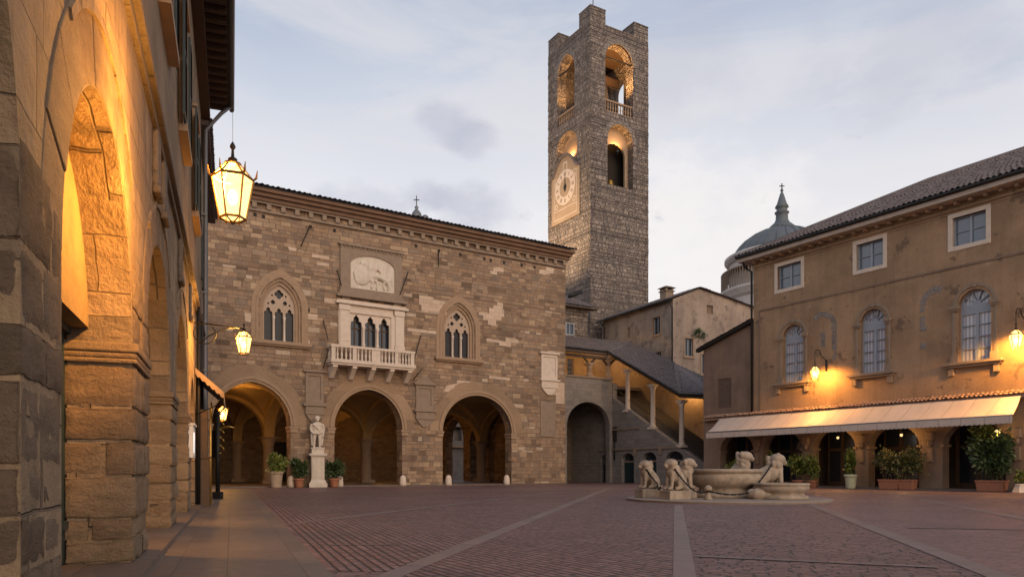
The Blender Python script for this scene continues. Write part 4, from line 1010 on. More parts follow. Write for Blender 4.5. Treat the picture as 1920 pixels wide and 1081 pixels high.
# the church square seen through the loggia
cq = thing('far_building', 'grey stone building glimpsed through the right arch of the loggia', 'building', loc=tuple(P.P(52, 42, 0)), rz=P.rz)
q = MB(); q.wall(rect(-20, 14, 0, 9), [arch_hole(x, x + 2, .0 + .01, 3, 4) for x in (-14, -8, -2, 4, 9)] + [rect(x, x + 1.2, 5.5, 7.5) for x in (-14, -9, -4, 1, 6)], 0, 1); q.box(-20, 14, 1, 1.2, 0, 9); q.build('wall', M_STA, cq)
q = MB(); q.box(-20, 14, -.4, 1, 4.5, 4.8); q.box(-20, 14, -.5, 1.2, 9.003, 9.3); q.build('cornice', M_TRIM, cq)
# hanging lantern under the first vault
o_ = 4.5; s_, z_ = P.uv(418, 790, -o_)
lan3 = lantern('small starry lantern hanging under the vault of the first town hall arch', tuple(P.P(s_, o_, z_)), 1.5, 0, 1900, LG, radius=.12)
q = MB(); q.tube([(0, 0, 1.45), (0, 0, VT - z_ - .2)], .02, 5); q.build('chain', M_IRON, lan3)
s_, z_ = P.uv(705, 800, -15)
for (s_, y_) in ((pcs[2] + 2.6, 16.5),):
    la = lantern('lantern hanging deep in the loggia behind the middle arch', tuple(P.P(s_, y_, 6.2)), 1.2, 0, 1300, LG, radius=.12)
    q = MB(); q.tube([(0, 0, 1.2), (0, 0, VT - 5.7)], .02, 5); q.build('chain', M_IRON, la)
# ================================================================== bell tower
tw_ = thing('bell_tower', 'tall square rough stone bell tower with lit arches, corner merlons and a painted clock', 'tower', T)
WT = 1.3
def tz(fr, px, py): return fr.uv(px, py)
ZP = T.uv(1155, 57)[1]; ZM = T.uv(1107, 10)[1]
b1 = (T.uv(1135, 150)[0], T.uv(1187, 150)[0], T.uv(1160, 214)[1], T.uv(1160, 117)[1])   # belfry opening, right face
b2 = (T.uv(1139, 300)[0], T.uv(1187, 300)[0], T.uv(1162, 350)[1], T.uv(1162, 265)[1])   # lit niche
bw1 = (b1[1] - b1[0]) / 2; bw2 = (b2[1] - b2[0]) / 2
l1 = (TL.uv(1045, 150)[0], TL.uv(1077, 150)[0]); l2_ = (TL.uv(1043, 300)[0], TL.uv(1082, 300)[0])
BFZ0, BFZS, BFZA = b1[2], b1[3], b1[3] + bw1 * 1.0
N0, NS, NA = b2[2], b2[3], b2[3] + bw2 * 1.0
w = MB(); w.wall(rect(0, TW, 0, ZP), [arch_hole(b1[0], b1[1], BFZ0, BFZS, BFZA), arch_hole(b2[0], b2[1], N0, NS, NA)], 0, WT); w.build('tower_wall', M_TOW, tw_, T)
w = MB(); w.wall(rect(WT, TW - WT, 0, ZP), [arch_hole(max(WT + .05, l1[0]), min(l1[1], TW - WT - .05), BFZ0, BFZS - .1, BFZA - .1), arch_hole(max(WT + .05, l2_[0]), min(TW - WT - .05, l2_[1]), N0 - 2, NS, NA)], 0, WT); w.build('tower_wall', M_TOW, tw_, TL)
w = MB(); w.wall(rect(0, TW, 0, ZP), [arch_hole(TW / 2 - 1.3, TW / 2 + 1.3, BFZ0, BFZS - .6, BFZS + .7)], TW - WT, TW); w.build('tower_wall', M_TOW, tw_, T)
TR = Frame(*T.P(TW, 0, 0)[:2], -.5145, .8575)
w = MB(); w.wall(rect(WT, TW - WT, 0, ZP), [arch_hole(TW / 2 - 1.3, TW / 2 + 1.3, BFZ0, BFZS - .6, BFZS + .7)], 0, WT); w.build('tower_wall', M_TOW, tw_, TR)
w = MB(); w.box(WT, TW - WT, WT, TW - WT, BFZ0 - .5, BFZ0 - .1); w.build('belfry_floor', M_WOOD, tw_, T)
w = MB(); w.box(WT, TW - WT, WT, TW - WT, ZP - 1.4, ZP - .9); w.build('belfry_ceiling', M_WOOD, tw_, T)
mw = 2.25
for (x, y) in ((0, 0), (TW - mw, 0), (0, TW - mw), (TW - mw, TW - mw)):
    w = MB(); w.box(x, x + mw, y, y + mw, ZP + .002, ZM if (x, y) == (0, 0) else ZM - .05); w.box(x - .04, x + mw + .04, y - .04, y + mw + .04, ZM + .002, ZM + .12); w.build('merlon', M_TOW, tw_, T)
w = MB(); w.box(mw, TW - mw, -.05, WT + .05, ZP + .002, ZP + .15); w.box(-.05, WT + .05, mw, TW - mw, ZP + .002, ZP + .15); w.build('parapet_coping', M_TOW, tw_, T)
M_TVOUS = masonry('tower_arch_stone', .5, .4, [(.20, .175, .155), (.28, .245, .215), (.24, .20, .175)], .03, (.12, .10, .09), bump=.9, dist=.08)
for fr, (a, c), zs_, za_ in ((T, b1[:2], BFZS, BFZA), (TL, (max(WT + .05, l1[0]), min(l1[1], TW - WT - .05)), BFZS - .1, BFZA - .1), (T, b2[:2], NS, NA)):
    o3 = arch(a, c, zs_, za_); o4 = arch(a - .55, c + .55, zs_, za_ + .58); v = MB()
    for k in range(0, len(o3) - 1, 2): v.band(o3[k:k + 3], o4[k:k + 3], -.03 - random.uniform(0, .05), .01)
    v.build('arch_ring', M_TVOUS, tw_, fr)
# balustrades in the belfry openings
for fr, a, c in ((T, b1[0], b1[1]), (TL, max(WT + .05, l1[0]), min(l1[1], TW - WT - .05))):
    v = MB(); v.box(a + .01, c - .01, .12, .42, BFZ0 + 1.25, BFZ0 + 1.45); v.box(a + .01, c - .01, .12, .42, BFZ0 + .005, BFZ0 + .15); bl = v.build('balustrade', M_TRIM, tw_, fr)
    n = int((c - a) / .36)
    for k in range(n):
        x = a + (c - a) * (k + .5) / n; q = MB(); q.lathe([(.1, BFZ0 + .15), (.06, BFZ0 + .3), (.11, BFZ0 + .6), (.06, BFZ0 + 1.0), (.1, BFZ0 + 1.25)], (x, .27, 0), 8); q.build('baluster', M_TRIM, bl, fr)
    v = MB(); v.tube([(a - .1, .3, BFZS + .3), (c + .1, .3, BFZS + .3)], .09, 6); v.build('tie_beam', M_IRON, tw_, fr)
# corner stones standing a little proud and uneven
rq = random.Random(17); w = MB(); z = 18.0
while z < ZP - .3:
    h = rq.uniform(.28, .5); a, c = rq.uniform(.4, .95), rq.uniform(.4, .95); e, f = rq.uniform(.005, .05), rq.uniform(.005, .05)
    w.box(-f, a, -e, c, z, z + h - .03); a, e = rq.uniform(.4, .95), rq.uniform(.005, .05)
    w.box(TW - a, TW + rq.uniform(.005, .06), -e, .9, z, z + h - .03); w.box(-e, .9, TW - a, TW + rq.uniform(.005, .06), z, z + h - .03); z += h
tag(w.build('quoins', M_TOW, tw_, T), kind='stuff')
# great bell and frame
bellp = [(r * 1.5, z * 1.75) for r, z in [(1.55, 0), (1.5, .12), (1.28, .5), (1.05, 1.2), (.95, 1.9), (.88, 2.25), (.6, 2.5), (.2, 2.6)]]
v = MB(); v.lathe(bellp, (TW / 2 - .4, TW / 2 - .2, BFZ0 + 1.5), 24); v.build('bell', M_BRONZE, tw_, T)
v = MB(); v.box(WT, TW - WT, TW / 2 - .45, TW / 2 + .05, BFZ0 + 5.9, BFZ0 + 6.7); v.box(WT + .2, WT + .5, TW / 2 - .4, TW / 2, BFZ0 - .1, BFZ0 + 3.9); v.box(TW - WT - .5, TW - WT - .2, TW / 2 - .4, TW / 2, BFZ0 - .1, BFZ0 + 3.9)
v.tube([(WT + .3, TW / 2 - .2, BFZ0 + .3), (TW / 2 - .4, TW / 2 - .2, BFZ0 + 4.0)], .1, 6); v.tube([(TW - WT - .3, TW / 2 - .2, BFZ0 + .3), (TW / 2 - .4, TW / 2 - .2, BFZ0 + 4.0)], .1, 6); v.build('bell_frame', M_WOOD, tw_, T)
# lit niche: plastered back wall with a smaller dark arch and a small bell
xi0, xi1 = b2[0] - .0, b2[0] + (b2[1] - b2[0]) * .66
NB = 1.02
v = MB(); v.wall(rect(b2[0] - .3, b2[1] + .3, N0 - .2, NA + .3), [arch_hole(b2[0] + .45, b2[1] - .45, N0, NS - 1.35, NS - 1.35 + bw2 - .45)], NB, NB + .27); v.build('niche_wall', M_CLOCK, tw_, T)
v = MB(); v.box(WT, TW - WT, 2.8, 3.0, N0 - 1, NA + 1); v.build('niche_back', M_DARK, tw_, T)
v = MB(); v.lathe([(.62, 0), (.58, .1), (.45, .4), (.38, .8), (.3, .95), (.05, 1.0)], ((b2[0] + b2[1]) / 2, 2.0, N0 + .5), 16); v.build('bell', M_GILT, tw_, T)
v = MB(); v.wall(rect(max(WT, l2_[0] - .3), TW - WT, N0 - 2.2, NA + .3), [], NB, NB + .2); v.build('niche_wall', M_CLOCK, tw_, TL)
# painted clock on the left face
ca, cb = TL.uv(1036, 350)[0], TL.uv(1088, 350)[0]; cz0 = TL.uv(1062, 413)[1]; cz1 = TL.uv(1088, 285)[1]
cm = (ca + cb) / 2; cw = cb - ca
zsh = TL.uv(1040, 338)[1]
prof = [(ca, cz0), (cb, cz0), (cb, zsh), (cb - .25 * cw * .4, zsh + .18), (cb - cw * .22, zsh + 1.2), (cb - cw * .36, zsh + 1.9), (cm, zsh + 2.05), (ca + cw * .36, zsh + 1.9), (ca + cw * .22, zsh + 1.2), (ca + .25 * cw * .4, zsh + .18), (ca, zsh)]
v = MB(); v.prism(prof, -.14, -.002); ck = v.build('clock_panel', M_CLOCK, tw_, TL)
top = prof[2:]; v = MB(); v.band([(x, z) for x, z in top], [(x, z + .28) for x, z in top], -.4, -.001); v.build('moulding', M_TILE, ck, TL)
cz = TL.uv(1060, 352)[1]; cr = cw * .36
ring = lambda r: circle(cm, cz, r, 40)
v = MB(); v.wall(ring(cr), [ring(cr * .54)], -.165, -.143); v.build('clock_dial', M_DIAL, ck, TL)
v = MB()
for k in range(12):                                       # numerals as painted strokes: the dial is too far away to read
    a_ = math.pi / 2 - k * math.pi / 6; n_ = (3, 1, 2, 3, 2, 1, 2, 3, 3, 2, 1, 2)[k]
    for j in range(n_):
        aa = a_ + (j - (n_ - 1) / 2) * .10; d = Vector((math.cos(aa), math.sin(aa))); e = Vector((-d.y, d.x)) * .035
        p0 = Vector((cm, cz)) + d * cr * .66; p1_ = Vector((cm, cz)) + d * cr * .90
        v.add([(p0.x - e.x, -.169, p0.y - e.y), (p1_.x - e.x, -.169, p1_.y - e.y), (p1_.x + e.x, -.169, p1_.y + e.y), (p0.x + e.x, -.169, p0.y + e.y)], [(0, 1, 2, 3)])
v.build('clock_numerals', M_WOOD, ck, TL)
v = MB(); v.add([(cm - .12, -.19, cz - cr * .25), (cm + .12, -.19, cz - cr * .25), (cm + .03, -.19, cz + cr * .8), (cm - .03, -.19, cz + cr * .8)], [(0, 1, 2, 3)]); v.ball((cm, -.19, cz), .28, 10, 6, (1, .2, 1.3)); v.build('clock_hand', M_IRON, ck, TL)
v = MB(); zf0, zf1 = cz0 + .45, zsh - .15
v.wall(rect(ca + .55, cb - .55, zf0, zf1)[::-1], [rect(ca + .63, cb - .63, zf0 + 1.15, zf1 - .08), rect(ca + .63, cb - .63, zf0 + .08, zf0 + 1.07)], -.15, -.142)
for sx_ in (-1, 1):
    for zz in (zf0 + 1.7, zf1 - .7): v.wall(circle(cm + sx_ * cw * .32, zz, .34, 14), [circle(cm + sx_ * cw * .32, zz, .22, 14)], -.15, -.142)
v.wall([(cm - .5, zsh + .35), (cm + .5, zsh + .35), (cm + .42, zsh + 1.4), (cm - .42, zsh + 1.4)], [[(cm - .36, zsh + .45), (cm + .36, zsh + .45), (cm + .30, zsh + 1.25), (cm - .30, zsh + 1.25)]], -.15, -.142)
v.build('painted_border', M_DIAL, ck, TL)
v = MB(); v.tube([(mw * .55, mw * .5, ZM), (mw * .55, mw * .5, ZM + 5)], .05, 6); v.build('lightning_rod', M_IRON, tw_, T)
def spot(name, loc, target, power, size, col=(1, .58, .22), blend=.8, soft=.15, parent=None):
    ld = bpy.data.lights.new(name, 'SPOT'); ld.energy = power; ld.spot_size = R(size); ld.spot_blend = blend; ld.color = col; ld.shadow_soft_size = soft
    o = bpy.data.objects.new(name, ld); COL.objects.link(o); o.location = loc; o.rotation_euler = (Vector(target) - Vector(loc)).to_track_quat('-Z', 'Y').to_euler(); return o
def point(name, loc, power, col=(1, .56, .2), soft=.1):
    ld = bpy.data.lights.new(name, 'POINT'); ld.energy = power; ld.color = col; ld.shadow_soft_size = soft
    o = bpy.data.objects.new(name, ld); COL.objects.link(o); o.location = loc; return o
def floodlight(label, fr, p, tgt, power, size, col=(1, .52, .18)):
    pos = fr.P(*p)
    q = MB(); q.box(p[0] - .18, p[0] + .18, p[1] - .12, p[1] + .12, p[2] - .5, p[2] - .2); q.tube([(p[0], p[1], p[2] - .9), (p[0], p[1], p[2] - .5)], .04)
    o = q.build('floodlight', M_IRON, None, fr); tag(o, label, 'floodlight', 'floodlights of the tower')
    return spot('flood_beam', pos, tgt, power, size, col)
NX = (b2[0] + b2[1]) / 2
floodlight('small floodlight in the lit niche of the tower below the belfry', T, (NX, .62, NS - .6), T.P(NX, .8, NA + 1), 480, 170)
floodlight('small floodlight on the belfry floor behind the right balustrade', T, ((b1[0] + b1[1]) / 2, .75, BFZ0 + 1.2), T.P((b1[0] + b1[1]) / 2, .75, BFZA + 1), 6000, 110)
LX = (max(WT, l1[0]) + min(l1[1], TW - WT)) / 2
floodlight('small floodlight on the belfry floor behind the left balustrade', TL, (LX, .75, BFZ0 + 1.2), TL.P(LX, .75, BFZA + 1), 2400, 110)
floodlight('small floodlight in the niche above the painted clock', TL, (cm, .6, NS - .9), TL.P(cm, .75, NA + 1), 420, 165)
floodlight('floodlight on the town hall roof aimed at the painted clock', TL, (TW * .35, -10, 25.0), TL.P(TW * .5, 0, 33), 12000, 100, (1, .68, .38))

# ================================================================== small house between town hall and tower
H1 = Frame(*at(1040, 0, 82.5)[:2], .8575, .5145)
hs = thing('small_house', 'narrow stone house with a blue window wedged between the town hall and the tower', 'house', H1)
he = H1.uv(1090, 578)[1]; hx = H1.uv(1113, 0)[0]; h0 = H1.uv(1030, 0)[0]
wn0, wn1 = H1.uv(1062, 0)[0], H1.uv(1075, 0)[0]; wz0, wz1 = H1.uv(1068, 626)[1], H1.uv(1068, 607)[1]
w = MB(); w.wall(rect(h0, hx - .8, 0, he), [rect(wn0, wn1, wz0, wz1)], 0, .4); w.box(hx - 1.2, hx - .8, .4, 3, 0, he); w.build('wall', M_TOW, hs, H1)
w = MB(); w.box(wn0, wn1, .12, .14, wz0, wz1); w.build('window', M_GLASSB, hs, H1)
w = MB(); w.wall(rect(wn0 - .12, wn1 + .12, wz0 - .12, wz1 + .12), [rect(wn0, wn1, wz0, wz1)], -.03, .1); w.box((wn0 + wn1) / 2 - .04, (wn0 + wn1) / 2 + .04, .03, .11, wz0, wz1); w.build('window_frame', M_BLUEW, hs, H1)
w = MB(); w.tiles((h0, -.9, he + .1), (hx, -.9, he + .05), (hx - .3, 3.2, he + 1.9), (h0, 3.2, he + 1.9)); w.build('roof', M_TILE, hs, H1)
w = MB(); w.box(h0, hx, -.8, 0, he - .12, he - .0); w.build('eaves', M_WOOD, hs, H1)
w = MB(); w.tube([(H1.uv(1063, 0)[0], -.4, H1.uv(1063, 557)[1]), (H1.uv(1086, 0)[0], -.4, H1.uv(1086, 548)[1])], .22, 8); w.build('flue_pipe', M_IRON, hs, H1)

# ================================================================== worn house behind the stairs
HC = at(1262, 0, 76)
HLd = Vector((-.470, .883))
HL = Frame(HC.x + HLd.x * 12.5, HC.y + HLd.y * 12.5, -HLd.x, -HLd.y)     # its left face, x = 12.5 at the corner
HG = Frame(HC.x, HC.y, .883, .470)                                       # its gable face
wh = thing('worn_house', 'pale peeling house with tiled gable roof and chimney below the tower', 'house', HG)
zc = HG.uv(1262, 560)[1]; gx = HG.uv(1310, 0)[0]; gz = HG.uv(1310, 541)[1]; gw_ = HG.uv(1412, 0)[0] + .6; gz2 = HG.uv(1410, 570)[1] - .4
gl_ = span2 = lambda fr, a, c, t, b_: (fr.uv(a, 0)[0], fr.uv(c, 0)[0], fr.uv((a + c) / 2, b_)[1], fr.uv((a + c) / 2, t)[1])
win_l = gl_(HL, 1225, 1238, 594, 626); slit_l = gl_(HL, 1176, 1181, 613, 632); low_l = gl_(HL, 1229, 1240, 660, 690)
wins_g = [gl_(HG, 1284, 1299, 634, 667), gl_(HG, 1325, 1337, 572, 588), gl_(HG, 1315, 1322, 664, 700)]
w = MB(); w.wall(rect(0, 12.5, 0, zc), [rect(*win_l), rect(*slit_l), rect(*low_l)], 0, .4); w.build('wall', M_HOUSE, wh, HL)
w = MB(); w.wall([(0.002, 0), (gw_, 0), (gw_, gz2), (gx, gz), (.002, zc)], [rect(*q) for q in wins_g], 0.0, .4); w.build('gable_wall', M_HOUSE, wh, HG)
w = MB(); w.box(gw_ - .4, gw_, .4, 9, 0, gz2); w.build('wall', M_HOUSE, wh, HG)
for fr, q in ((HL, win_l), (HG, wins_g[0]), (HL, low_l), (HG, wins_g[2])):
    v = MB(); a, c, z0, z1 = q
    v.wall(rect(a - .14, c + .14, z0 - .14, z1 + .14), [rect(a, c, z0, z1)], -.05, .1); v.box(a - .22, c + .22, -.12, .1, z0 - .24, z0 - .143); wf = v.build('window', M_TRIM, wh, fr)
    v = MB(); v.wall(rect(a, c, z0, z1), [rect(a + .06, (a + c) / 2 - .04, z0 + .06, z1 - .06), rect((a + c) / 2 + .04, c - .06, z0 + .06, z1 - .06)], .16, .22); v.build('window_frame', M_BLUEW, wf, fr)
    v = MB(); v.box(a, c, .24, .26, z0, z1); v.build('glass_pane', M_GLASS, wf, fr)
for fr, q in ((HL, slit_l), (HG, wins_g[1])):
    v = MB(); a, c, z0, z1 = q; v.box(a, c, .2, .3, z0, z1); v.build('blind_window', M_WING, wh, fr)
w = MB()
def XY(fr, x, y, z): return HG.M.inverted() @ fr.P(x, y, z)
ridge_b = Vector((gx, 13, gz + .1))
w.tiles(XY(HL, -.3, -.5, zc - .12), XY(HL, 12.6, -.5, zc - .05), (gx, -.35, gz + .12), (gx, 12.7, gz + .12), seed=3)
w.tiles((gw_ + .35, -.35, gz2 - .1), (gw_ + .35, 12, gz2 - .1), (gx, 12.7, gz + .13), (gx, -.35, gz + .13), seed=4); w.build('roof', M_TILE, wh, HG)
w = MB(); w.tube([XY(HL, -.3, -.55, zc - .2), XY(HL, 12.6, -.55, zc - .14)], .09); w.tube([XY(HL, .3, -.5, zc - .25), XY(HL, .5, -.08, zc - .9), XY(HL, .5, -.08, 8)], .06); w.tube([XY(HL, 12.35, -.5, zc - .25), XY(HL, 12.45, -.08, zc - .9), XY(HL, 12.45, -.08, 6)], .06); w.build('gutter', M_IRON, wh, HG)
cpx = HL.uv(1250, 548, -1.2); q0 = XY(HL, cpx[0], 1.2, cpx[1])
w = MB(); w.box(q0.x - .5, q0.x + .5, q0.y - .5, q0.y + .5, q0.z - 1.5, q0.z + .02); w.box(q0.x - .62, q0.x + .62, q0.y - .62, q0.y + .62, q0.z + .023, q0.z + .12)
for dx in (-.4, .4):
    for dy in (-.4, .4): w.box(q0.x + dx - .1, q0.x + dx + .1, q0.y + dy - .1, q0.y + dy + .1, q0.z + .123, q0.z + .4)
w.taper(q0.x - .72, q0.x + .72, q0.y - .72, q0.y + .72, q0.z + .403, q0.z + .62, .45); w.build('chimney', M_TRIMG, wh, HG)
# clump of dry plants growing on its wall
b = MB(); rnd = random.Random(5); p = HG.uv(1308, 628)
b.leaves((p[0], -.3, p[1]), (.9, .35, .5), 240, .22, rnd); v_ = b.build('wall_plant', M_LEAF, None, HG); tag(v_, 'small dark plant growing out of the worn house wall above its window', 'plant')

# ================================================================== covered staircase
st = thing('covered_staircase', 'grey stone staircase under a long tiled roof carried by slim white columns', 'staircase', S)
su = lambda px, py, off=0: S.uv(px, py, off)
tcn_ = su(1148, 0)[0]; pc_ = S.P(tcn_, 0, 0)              # where the loggia front meets the stair wall
QL = 7.2
Q = Frame(pc_.x - .8368 * QL, pc_.y - .5475 * QL, .8368, .5475)   # loggia front, x = QL at that corner
qu = lambda px, py, off=0: Q.uv(px, py, off)
ltop = qu(1100, 708)[1]
p0 = su(1149, 746); p1s = su(1325, 876)
slope = (p1s[1] - p0[1]) / (p1s[0] - p0[0]); send = su(1330, 0)[0]; zend = p0[1] + slope * (send - p0[0])
doors = []
for a, c, t, zsp in ((1127, 1146, 851, 862), (1166, 1189, 849, 861), (1205, 1231, 847, 860), (1249, 1281, 845, 859)):
    x0, x1 = su(a, 0)[0], su(c, 0)[0]; doors.append((x0, x1, su((a + c) / 2, zsp)[1], su((a + c) / 2, t)[1]))
out = [(-1.0, 0)]
for x0, x1, zsp, zt in doors: out += arch_hole(x0, x1, 0, zsp, zt, 10)
out += [(send, 0), (send, max(.3, zend)), (p0[0], p0[1]), (p0[0], ltop - .3), (-1.0, ltop - .3)]
w = MB(); w.wall(out, [], 0, .55); w.build('stair_wall', M_STA, st, S)
# arch carrying the loggia
ax0, ax1 = qu(1063, 0)[0], qu(1143, 0)[0]; azs = qu(1100, 797)[1]; aza = qu(1100, 753)[1]
w = MB(); w.wall([(0, 0)] + arch_hole(ax0, ax1, 0, azs, aza) + [(QL, 0), (QL, ltop), (0, ltop)], [], .0, .6); w.build('loggia_wall', M_STA, st, Q)
w = MB(); o3 = arch(ax0, ax1, azs, aza, 12); w.band(o3, arch(ax0 - .5, ax1 + .45, azs, aza + .5, 12), -.025, .02); w.build('arch_ring', M_STA, st, Q)
w = MB(); w.box(0, QL + .1, -.12, .6, ltop + .003, ltop + .15); w.build('parapet_coping', M_TRIMG, st, Q)
BY = 4.3
w = MB(); w.box(-1, QL + BY, .6, 6.5, ltop - .75, ltop - .45); w.build('loggia_slab', M_STA, st, Q)
w = MB(); w.wall([(-1, ltop - .4), (QL + BY, ltop - .4), (QL + BY, ltop + 3.6), (-1, ltop + 3.6)], [rect(*[qu(1063, 0, -6)[0] + .05, qu(1076, 0, -6)[0], qu(1070, 702, -6)[1] - 1, qu(1070, 672, -6)[1]])], 6.0, 6.4); w.build('loggia_back_wall', M_WARMW, st, Q)
w = MB(); w.wall(rect(-1, QL, 0, ltop - .76), [arch_hole(1.1, 2.5, .01, 3.0, 3.9), rect(1.3, 2.3, 6, 8.2)], 6.6, 7.0); w.box(-.6, -.1, .6, 6.6, 0, ltop - .76); w.build('passage_wall', M_RUB, st, Q)
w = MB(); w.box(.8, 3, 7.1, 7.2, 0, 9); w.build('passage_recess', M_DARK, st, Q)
xs0, xs1 = su(1123, 0)[0], su(1272, 0)[0]; zc1 = su(1200, 840)[1]
w = MB(); w.box(xs0, xs1, -.12, -.002, zc1 - .1, zc1 + .06); w.build('string_course', M_TRIMG, st, S)
w = MB(); w.box(tcn_ + .05, su(1200, 0)[0], -.1, -.002, su(1175, 803)[1] - .1, su(1175, 803)[1] + .05); w.build('string_course', M_TRIMG, st, S)
for x0, x1, zsp, zt in doors:
    v = MB(); v.box(x0, x1, .33, .40, 0, zsp - .28); dd = v.build('door', M_DOORG, st, S)
    v = MB(); v.box(x0, x1, .30, .42, zsp - .277, zsp - .1); v.build('door_lintel', M_TRIMG, dd, S)
    v = MB(); v.box(x0 - .1, x1 + .1, .45, .5, zsp - .2, zt + .1); v.build('fanlight', M_GLASS, dd, S)
    v = MB(); o3 = arch(x0, x1, zsp, zt, 8); o4 = arch(x0 - .25, x1 + .25, zsp, zt + .27, 8)
    v.band([(x0, 0)] + o3 + [(x1, 0)], [(x0 - .25, 0)] + o4 + [(x1 + .25, 0)], -.03, .01); v.build('door_surround', M_STA, dd, S)
for px_, py_ in ((1192, 846), (1239, 843)):
    a = su(px_, py_); v = MB(); v.box(a[0] - .25, a[0] + .25, -.14, -.121, a[1] - .4, a[1] + .4); v.build('wall_block', M_TRIMG, st, S)
a = su(1153, 800); c = su(1153, 862)
v = MB(); v.box(a[0] - .28, a[0] + .28, -.03, .02, su(1153, 828)[1], a[1]); v.build('wall_slit', M_DARK, st, S)
v = MB(); v.tube([(a[0], -.06, c[1]), (a[0], -.06, su(1153, 828)[1])], .08, 6); v.build('downpipe', M_IRON, st, S)
# steps behind the parapet
M_STEP = mat('shaded_step_stone', (.10, .085, .075), .85)  # stone colour darkened to stand for the unlit flight
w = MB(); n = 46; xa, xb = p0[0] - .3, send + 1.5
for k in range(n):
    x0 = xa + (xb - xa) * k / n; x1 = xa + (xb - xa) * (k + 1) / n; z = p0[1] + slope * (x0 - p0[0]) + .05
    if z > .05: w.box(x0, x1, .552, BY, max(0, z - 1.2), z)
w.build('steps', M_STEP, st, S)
bt = [S.uv(px_, py_, -BY) for px_, py_ in ((1062, 640), (1182, 647), (1262, 688), (1325, 715))]
w = MB(); w.prism([(tcn_ - 5.5, 0), (send + 1.6, 0), (send + 1.6, bt[-1][1] - .5), (bt[3][0], bt[3][1] - .5), (bt[2][0], bt[2][1] - .4), (bt[1][0], bt[1][1] - .4), (tcn_ - 5.5, bt[1][1] - .4)], BY, BY + .35); w.build('back_wall', M_WARMW, st, S)
def column(fr, px_, pyt, pyb, m=M_LIGHT, r=.24, y=.27):
    x, zb_ = fr.uv(px_, pyb, -y); zt_ = fr.uv(px_, pyt, -y)[1]; H = zt_ - zb_
    q = MB(); q.box(x - r * 1.5, x + r * 1.5, y - r * 1.5, y + r * 1.5, zb_ - .06, zb_ + .14)
    q.lathe([(r * 1.35, .14), (r * 1.35, .24), (r, .34), (r, .36), (r * .86, H - .62), (r * 1.05, H - .58), (r * .9, H - .5), (r * 1.45, H - .2)], (x, y, zb_), 14); q.box(x - r * 1.5, x + r * 1.5, y - r * 1.5, y + r * 1.5, zb_ + H - .2, zb_ + H); q.build('column', m, st, fr); return x, zt_
colz = [column(S, 1177, 692, 771), column(S, 1224, 720, 803), column(S, 1278, 750, 837)]
c1 = column(Q, 1105, 680, 707, M_TRIM, .27); c2 = column(Q, 1140, 670, 708, M_TRIM, .24)
# roof: level over the loggia, then one long slope down the stair, hipped at its foot
OV = .55
ql = Q.P(qu(1045, 0, OV)[0], -OV, qu(1060, 650, OV)[1]); zl = ql.z
e1 = su(1141, 659, OV); e2 = su(1275, 738, OV)
pA = ql; pB = S.P(e1[0], -OV, zl); dzB = S.P(e1[0], -OV, e1[1]); zl2 = e1[1]
t1 = S.uv(1184, 642, -BY - .2); pC = S.P(t1[0], BY + .2, t1[1]); pD = Q.P(qu(1045, 0, -6.6)[0], 6.6, qu(1060, 630, -6.6)[1])
pB = dzB
rise = t1[1] - e1[1]; x2, z2_ = e2
pE2 = S.P(x2, -OV, z2_); run = (z2_ - e1[1]) / (x2 - e1[0]); xt2 = su(1263, 0, -BY - .2)[0]; pU2 = S.P(xt2, BY + .2, S.uv(1263, 679, -BY - .2)[1])
Si = S.M.inverted(); LOC = lambda p: tuple(Si @ p)
w = MB(); w.tiles(LOC(pA), LOC(pB), LOC(pC), LOC(pD), seed=11); w.tiles(LOC(pB), LOC(pE2), LOC(pU2), LOC(pC), seed=12)
u3 = S.uv(1330, 713, -BY - .2)
w.tiles(LOC(pE2), (x2 + 3.2, -.35, z2_ - .35), (u3[0] + .5, BY + .2, u3[1] - .1), LOC(pU2), seed=13); w.tube([LOC(pE2), LOC(pU2)], .14, 6); w.tube([LOC(pB), LOC(pC)], .14, 6); w.build('roof', M_TILE, st, S)
w = MB()
for p_, q_ in ((pA, pB), (pB, pE2), (pE2, S.P(x2 + 3.1, -.4, z2_ - .35))):
    a_, b_ = Si @ p_, Si @ q_; inn = Vector((0, .5, 0)) if q_ is not pB else Si.to_3x3() @ Vector((Q.y[0] * .5, Q.y[1] * .5, 0))
    for f0, f1, d0, d1 in ((.08, .9, -.34, -.07), ):
        w.add([a_ + inn * f0 + Vector((0, 0, d0)), b_ + inn * f0 + Vector((0, 0, d0)), b_ + inn * f0 + Vector((0, 0, d1)), a_ + inn * f0 + Vector((0, 0, d1)), a_ + inn * f1 + Vector((0, 0, d0)), b_ + inn * f1 + Vector((0, 0, d0)), b_ + inn * f1 + Vector((0, 0, d1)), a_ + inn * f1 + Vector((0, 0, d1))],
              [(0, 1, 2, 3), (7, 6, 5, 4), (0, 4, 5, 1), (3, 2, 6, 7), (0, 3, 7, 4), (1, 5, 6, 2)])
w.build('eaves_beam', M_WOOD, st, S)
w = MB(); w.tube([Si @ p_ + Vector((0, -.1, -.03)) for p_ in (pA, pB, pE2)] + [(x2 + 3.1, -.5, z2_ - .38)], .085); w.build('gutter', M_IRON, st, S)
w = MB(); cz_ = zl - .38
for xc in (c1[0], c2[0]):
    for sg in (-1, 1): w.tube([(xc + sg * .1, .25, cz_ - .8), (xc + sg * .75, .25, cz_ - .2), (xc + sg * 1.2, .25, cz_ - .05)], .11, 6)
w.box(-.5, QL, .1, .45, cz_ - .25, cz_ - .02); w.build('brace', M_WOOD, st, Q)
w = MB(); w.tube([(tcn_ + .1, .3, p0[1] + .9), (su(1290, 0, -.3)[0], .3, p0[1] + .9 + slope * (su(1290, 0, -.3)[0] - p0[0]))], .03, 5); w.build('handrail', M_IRON, st, S)
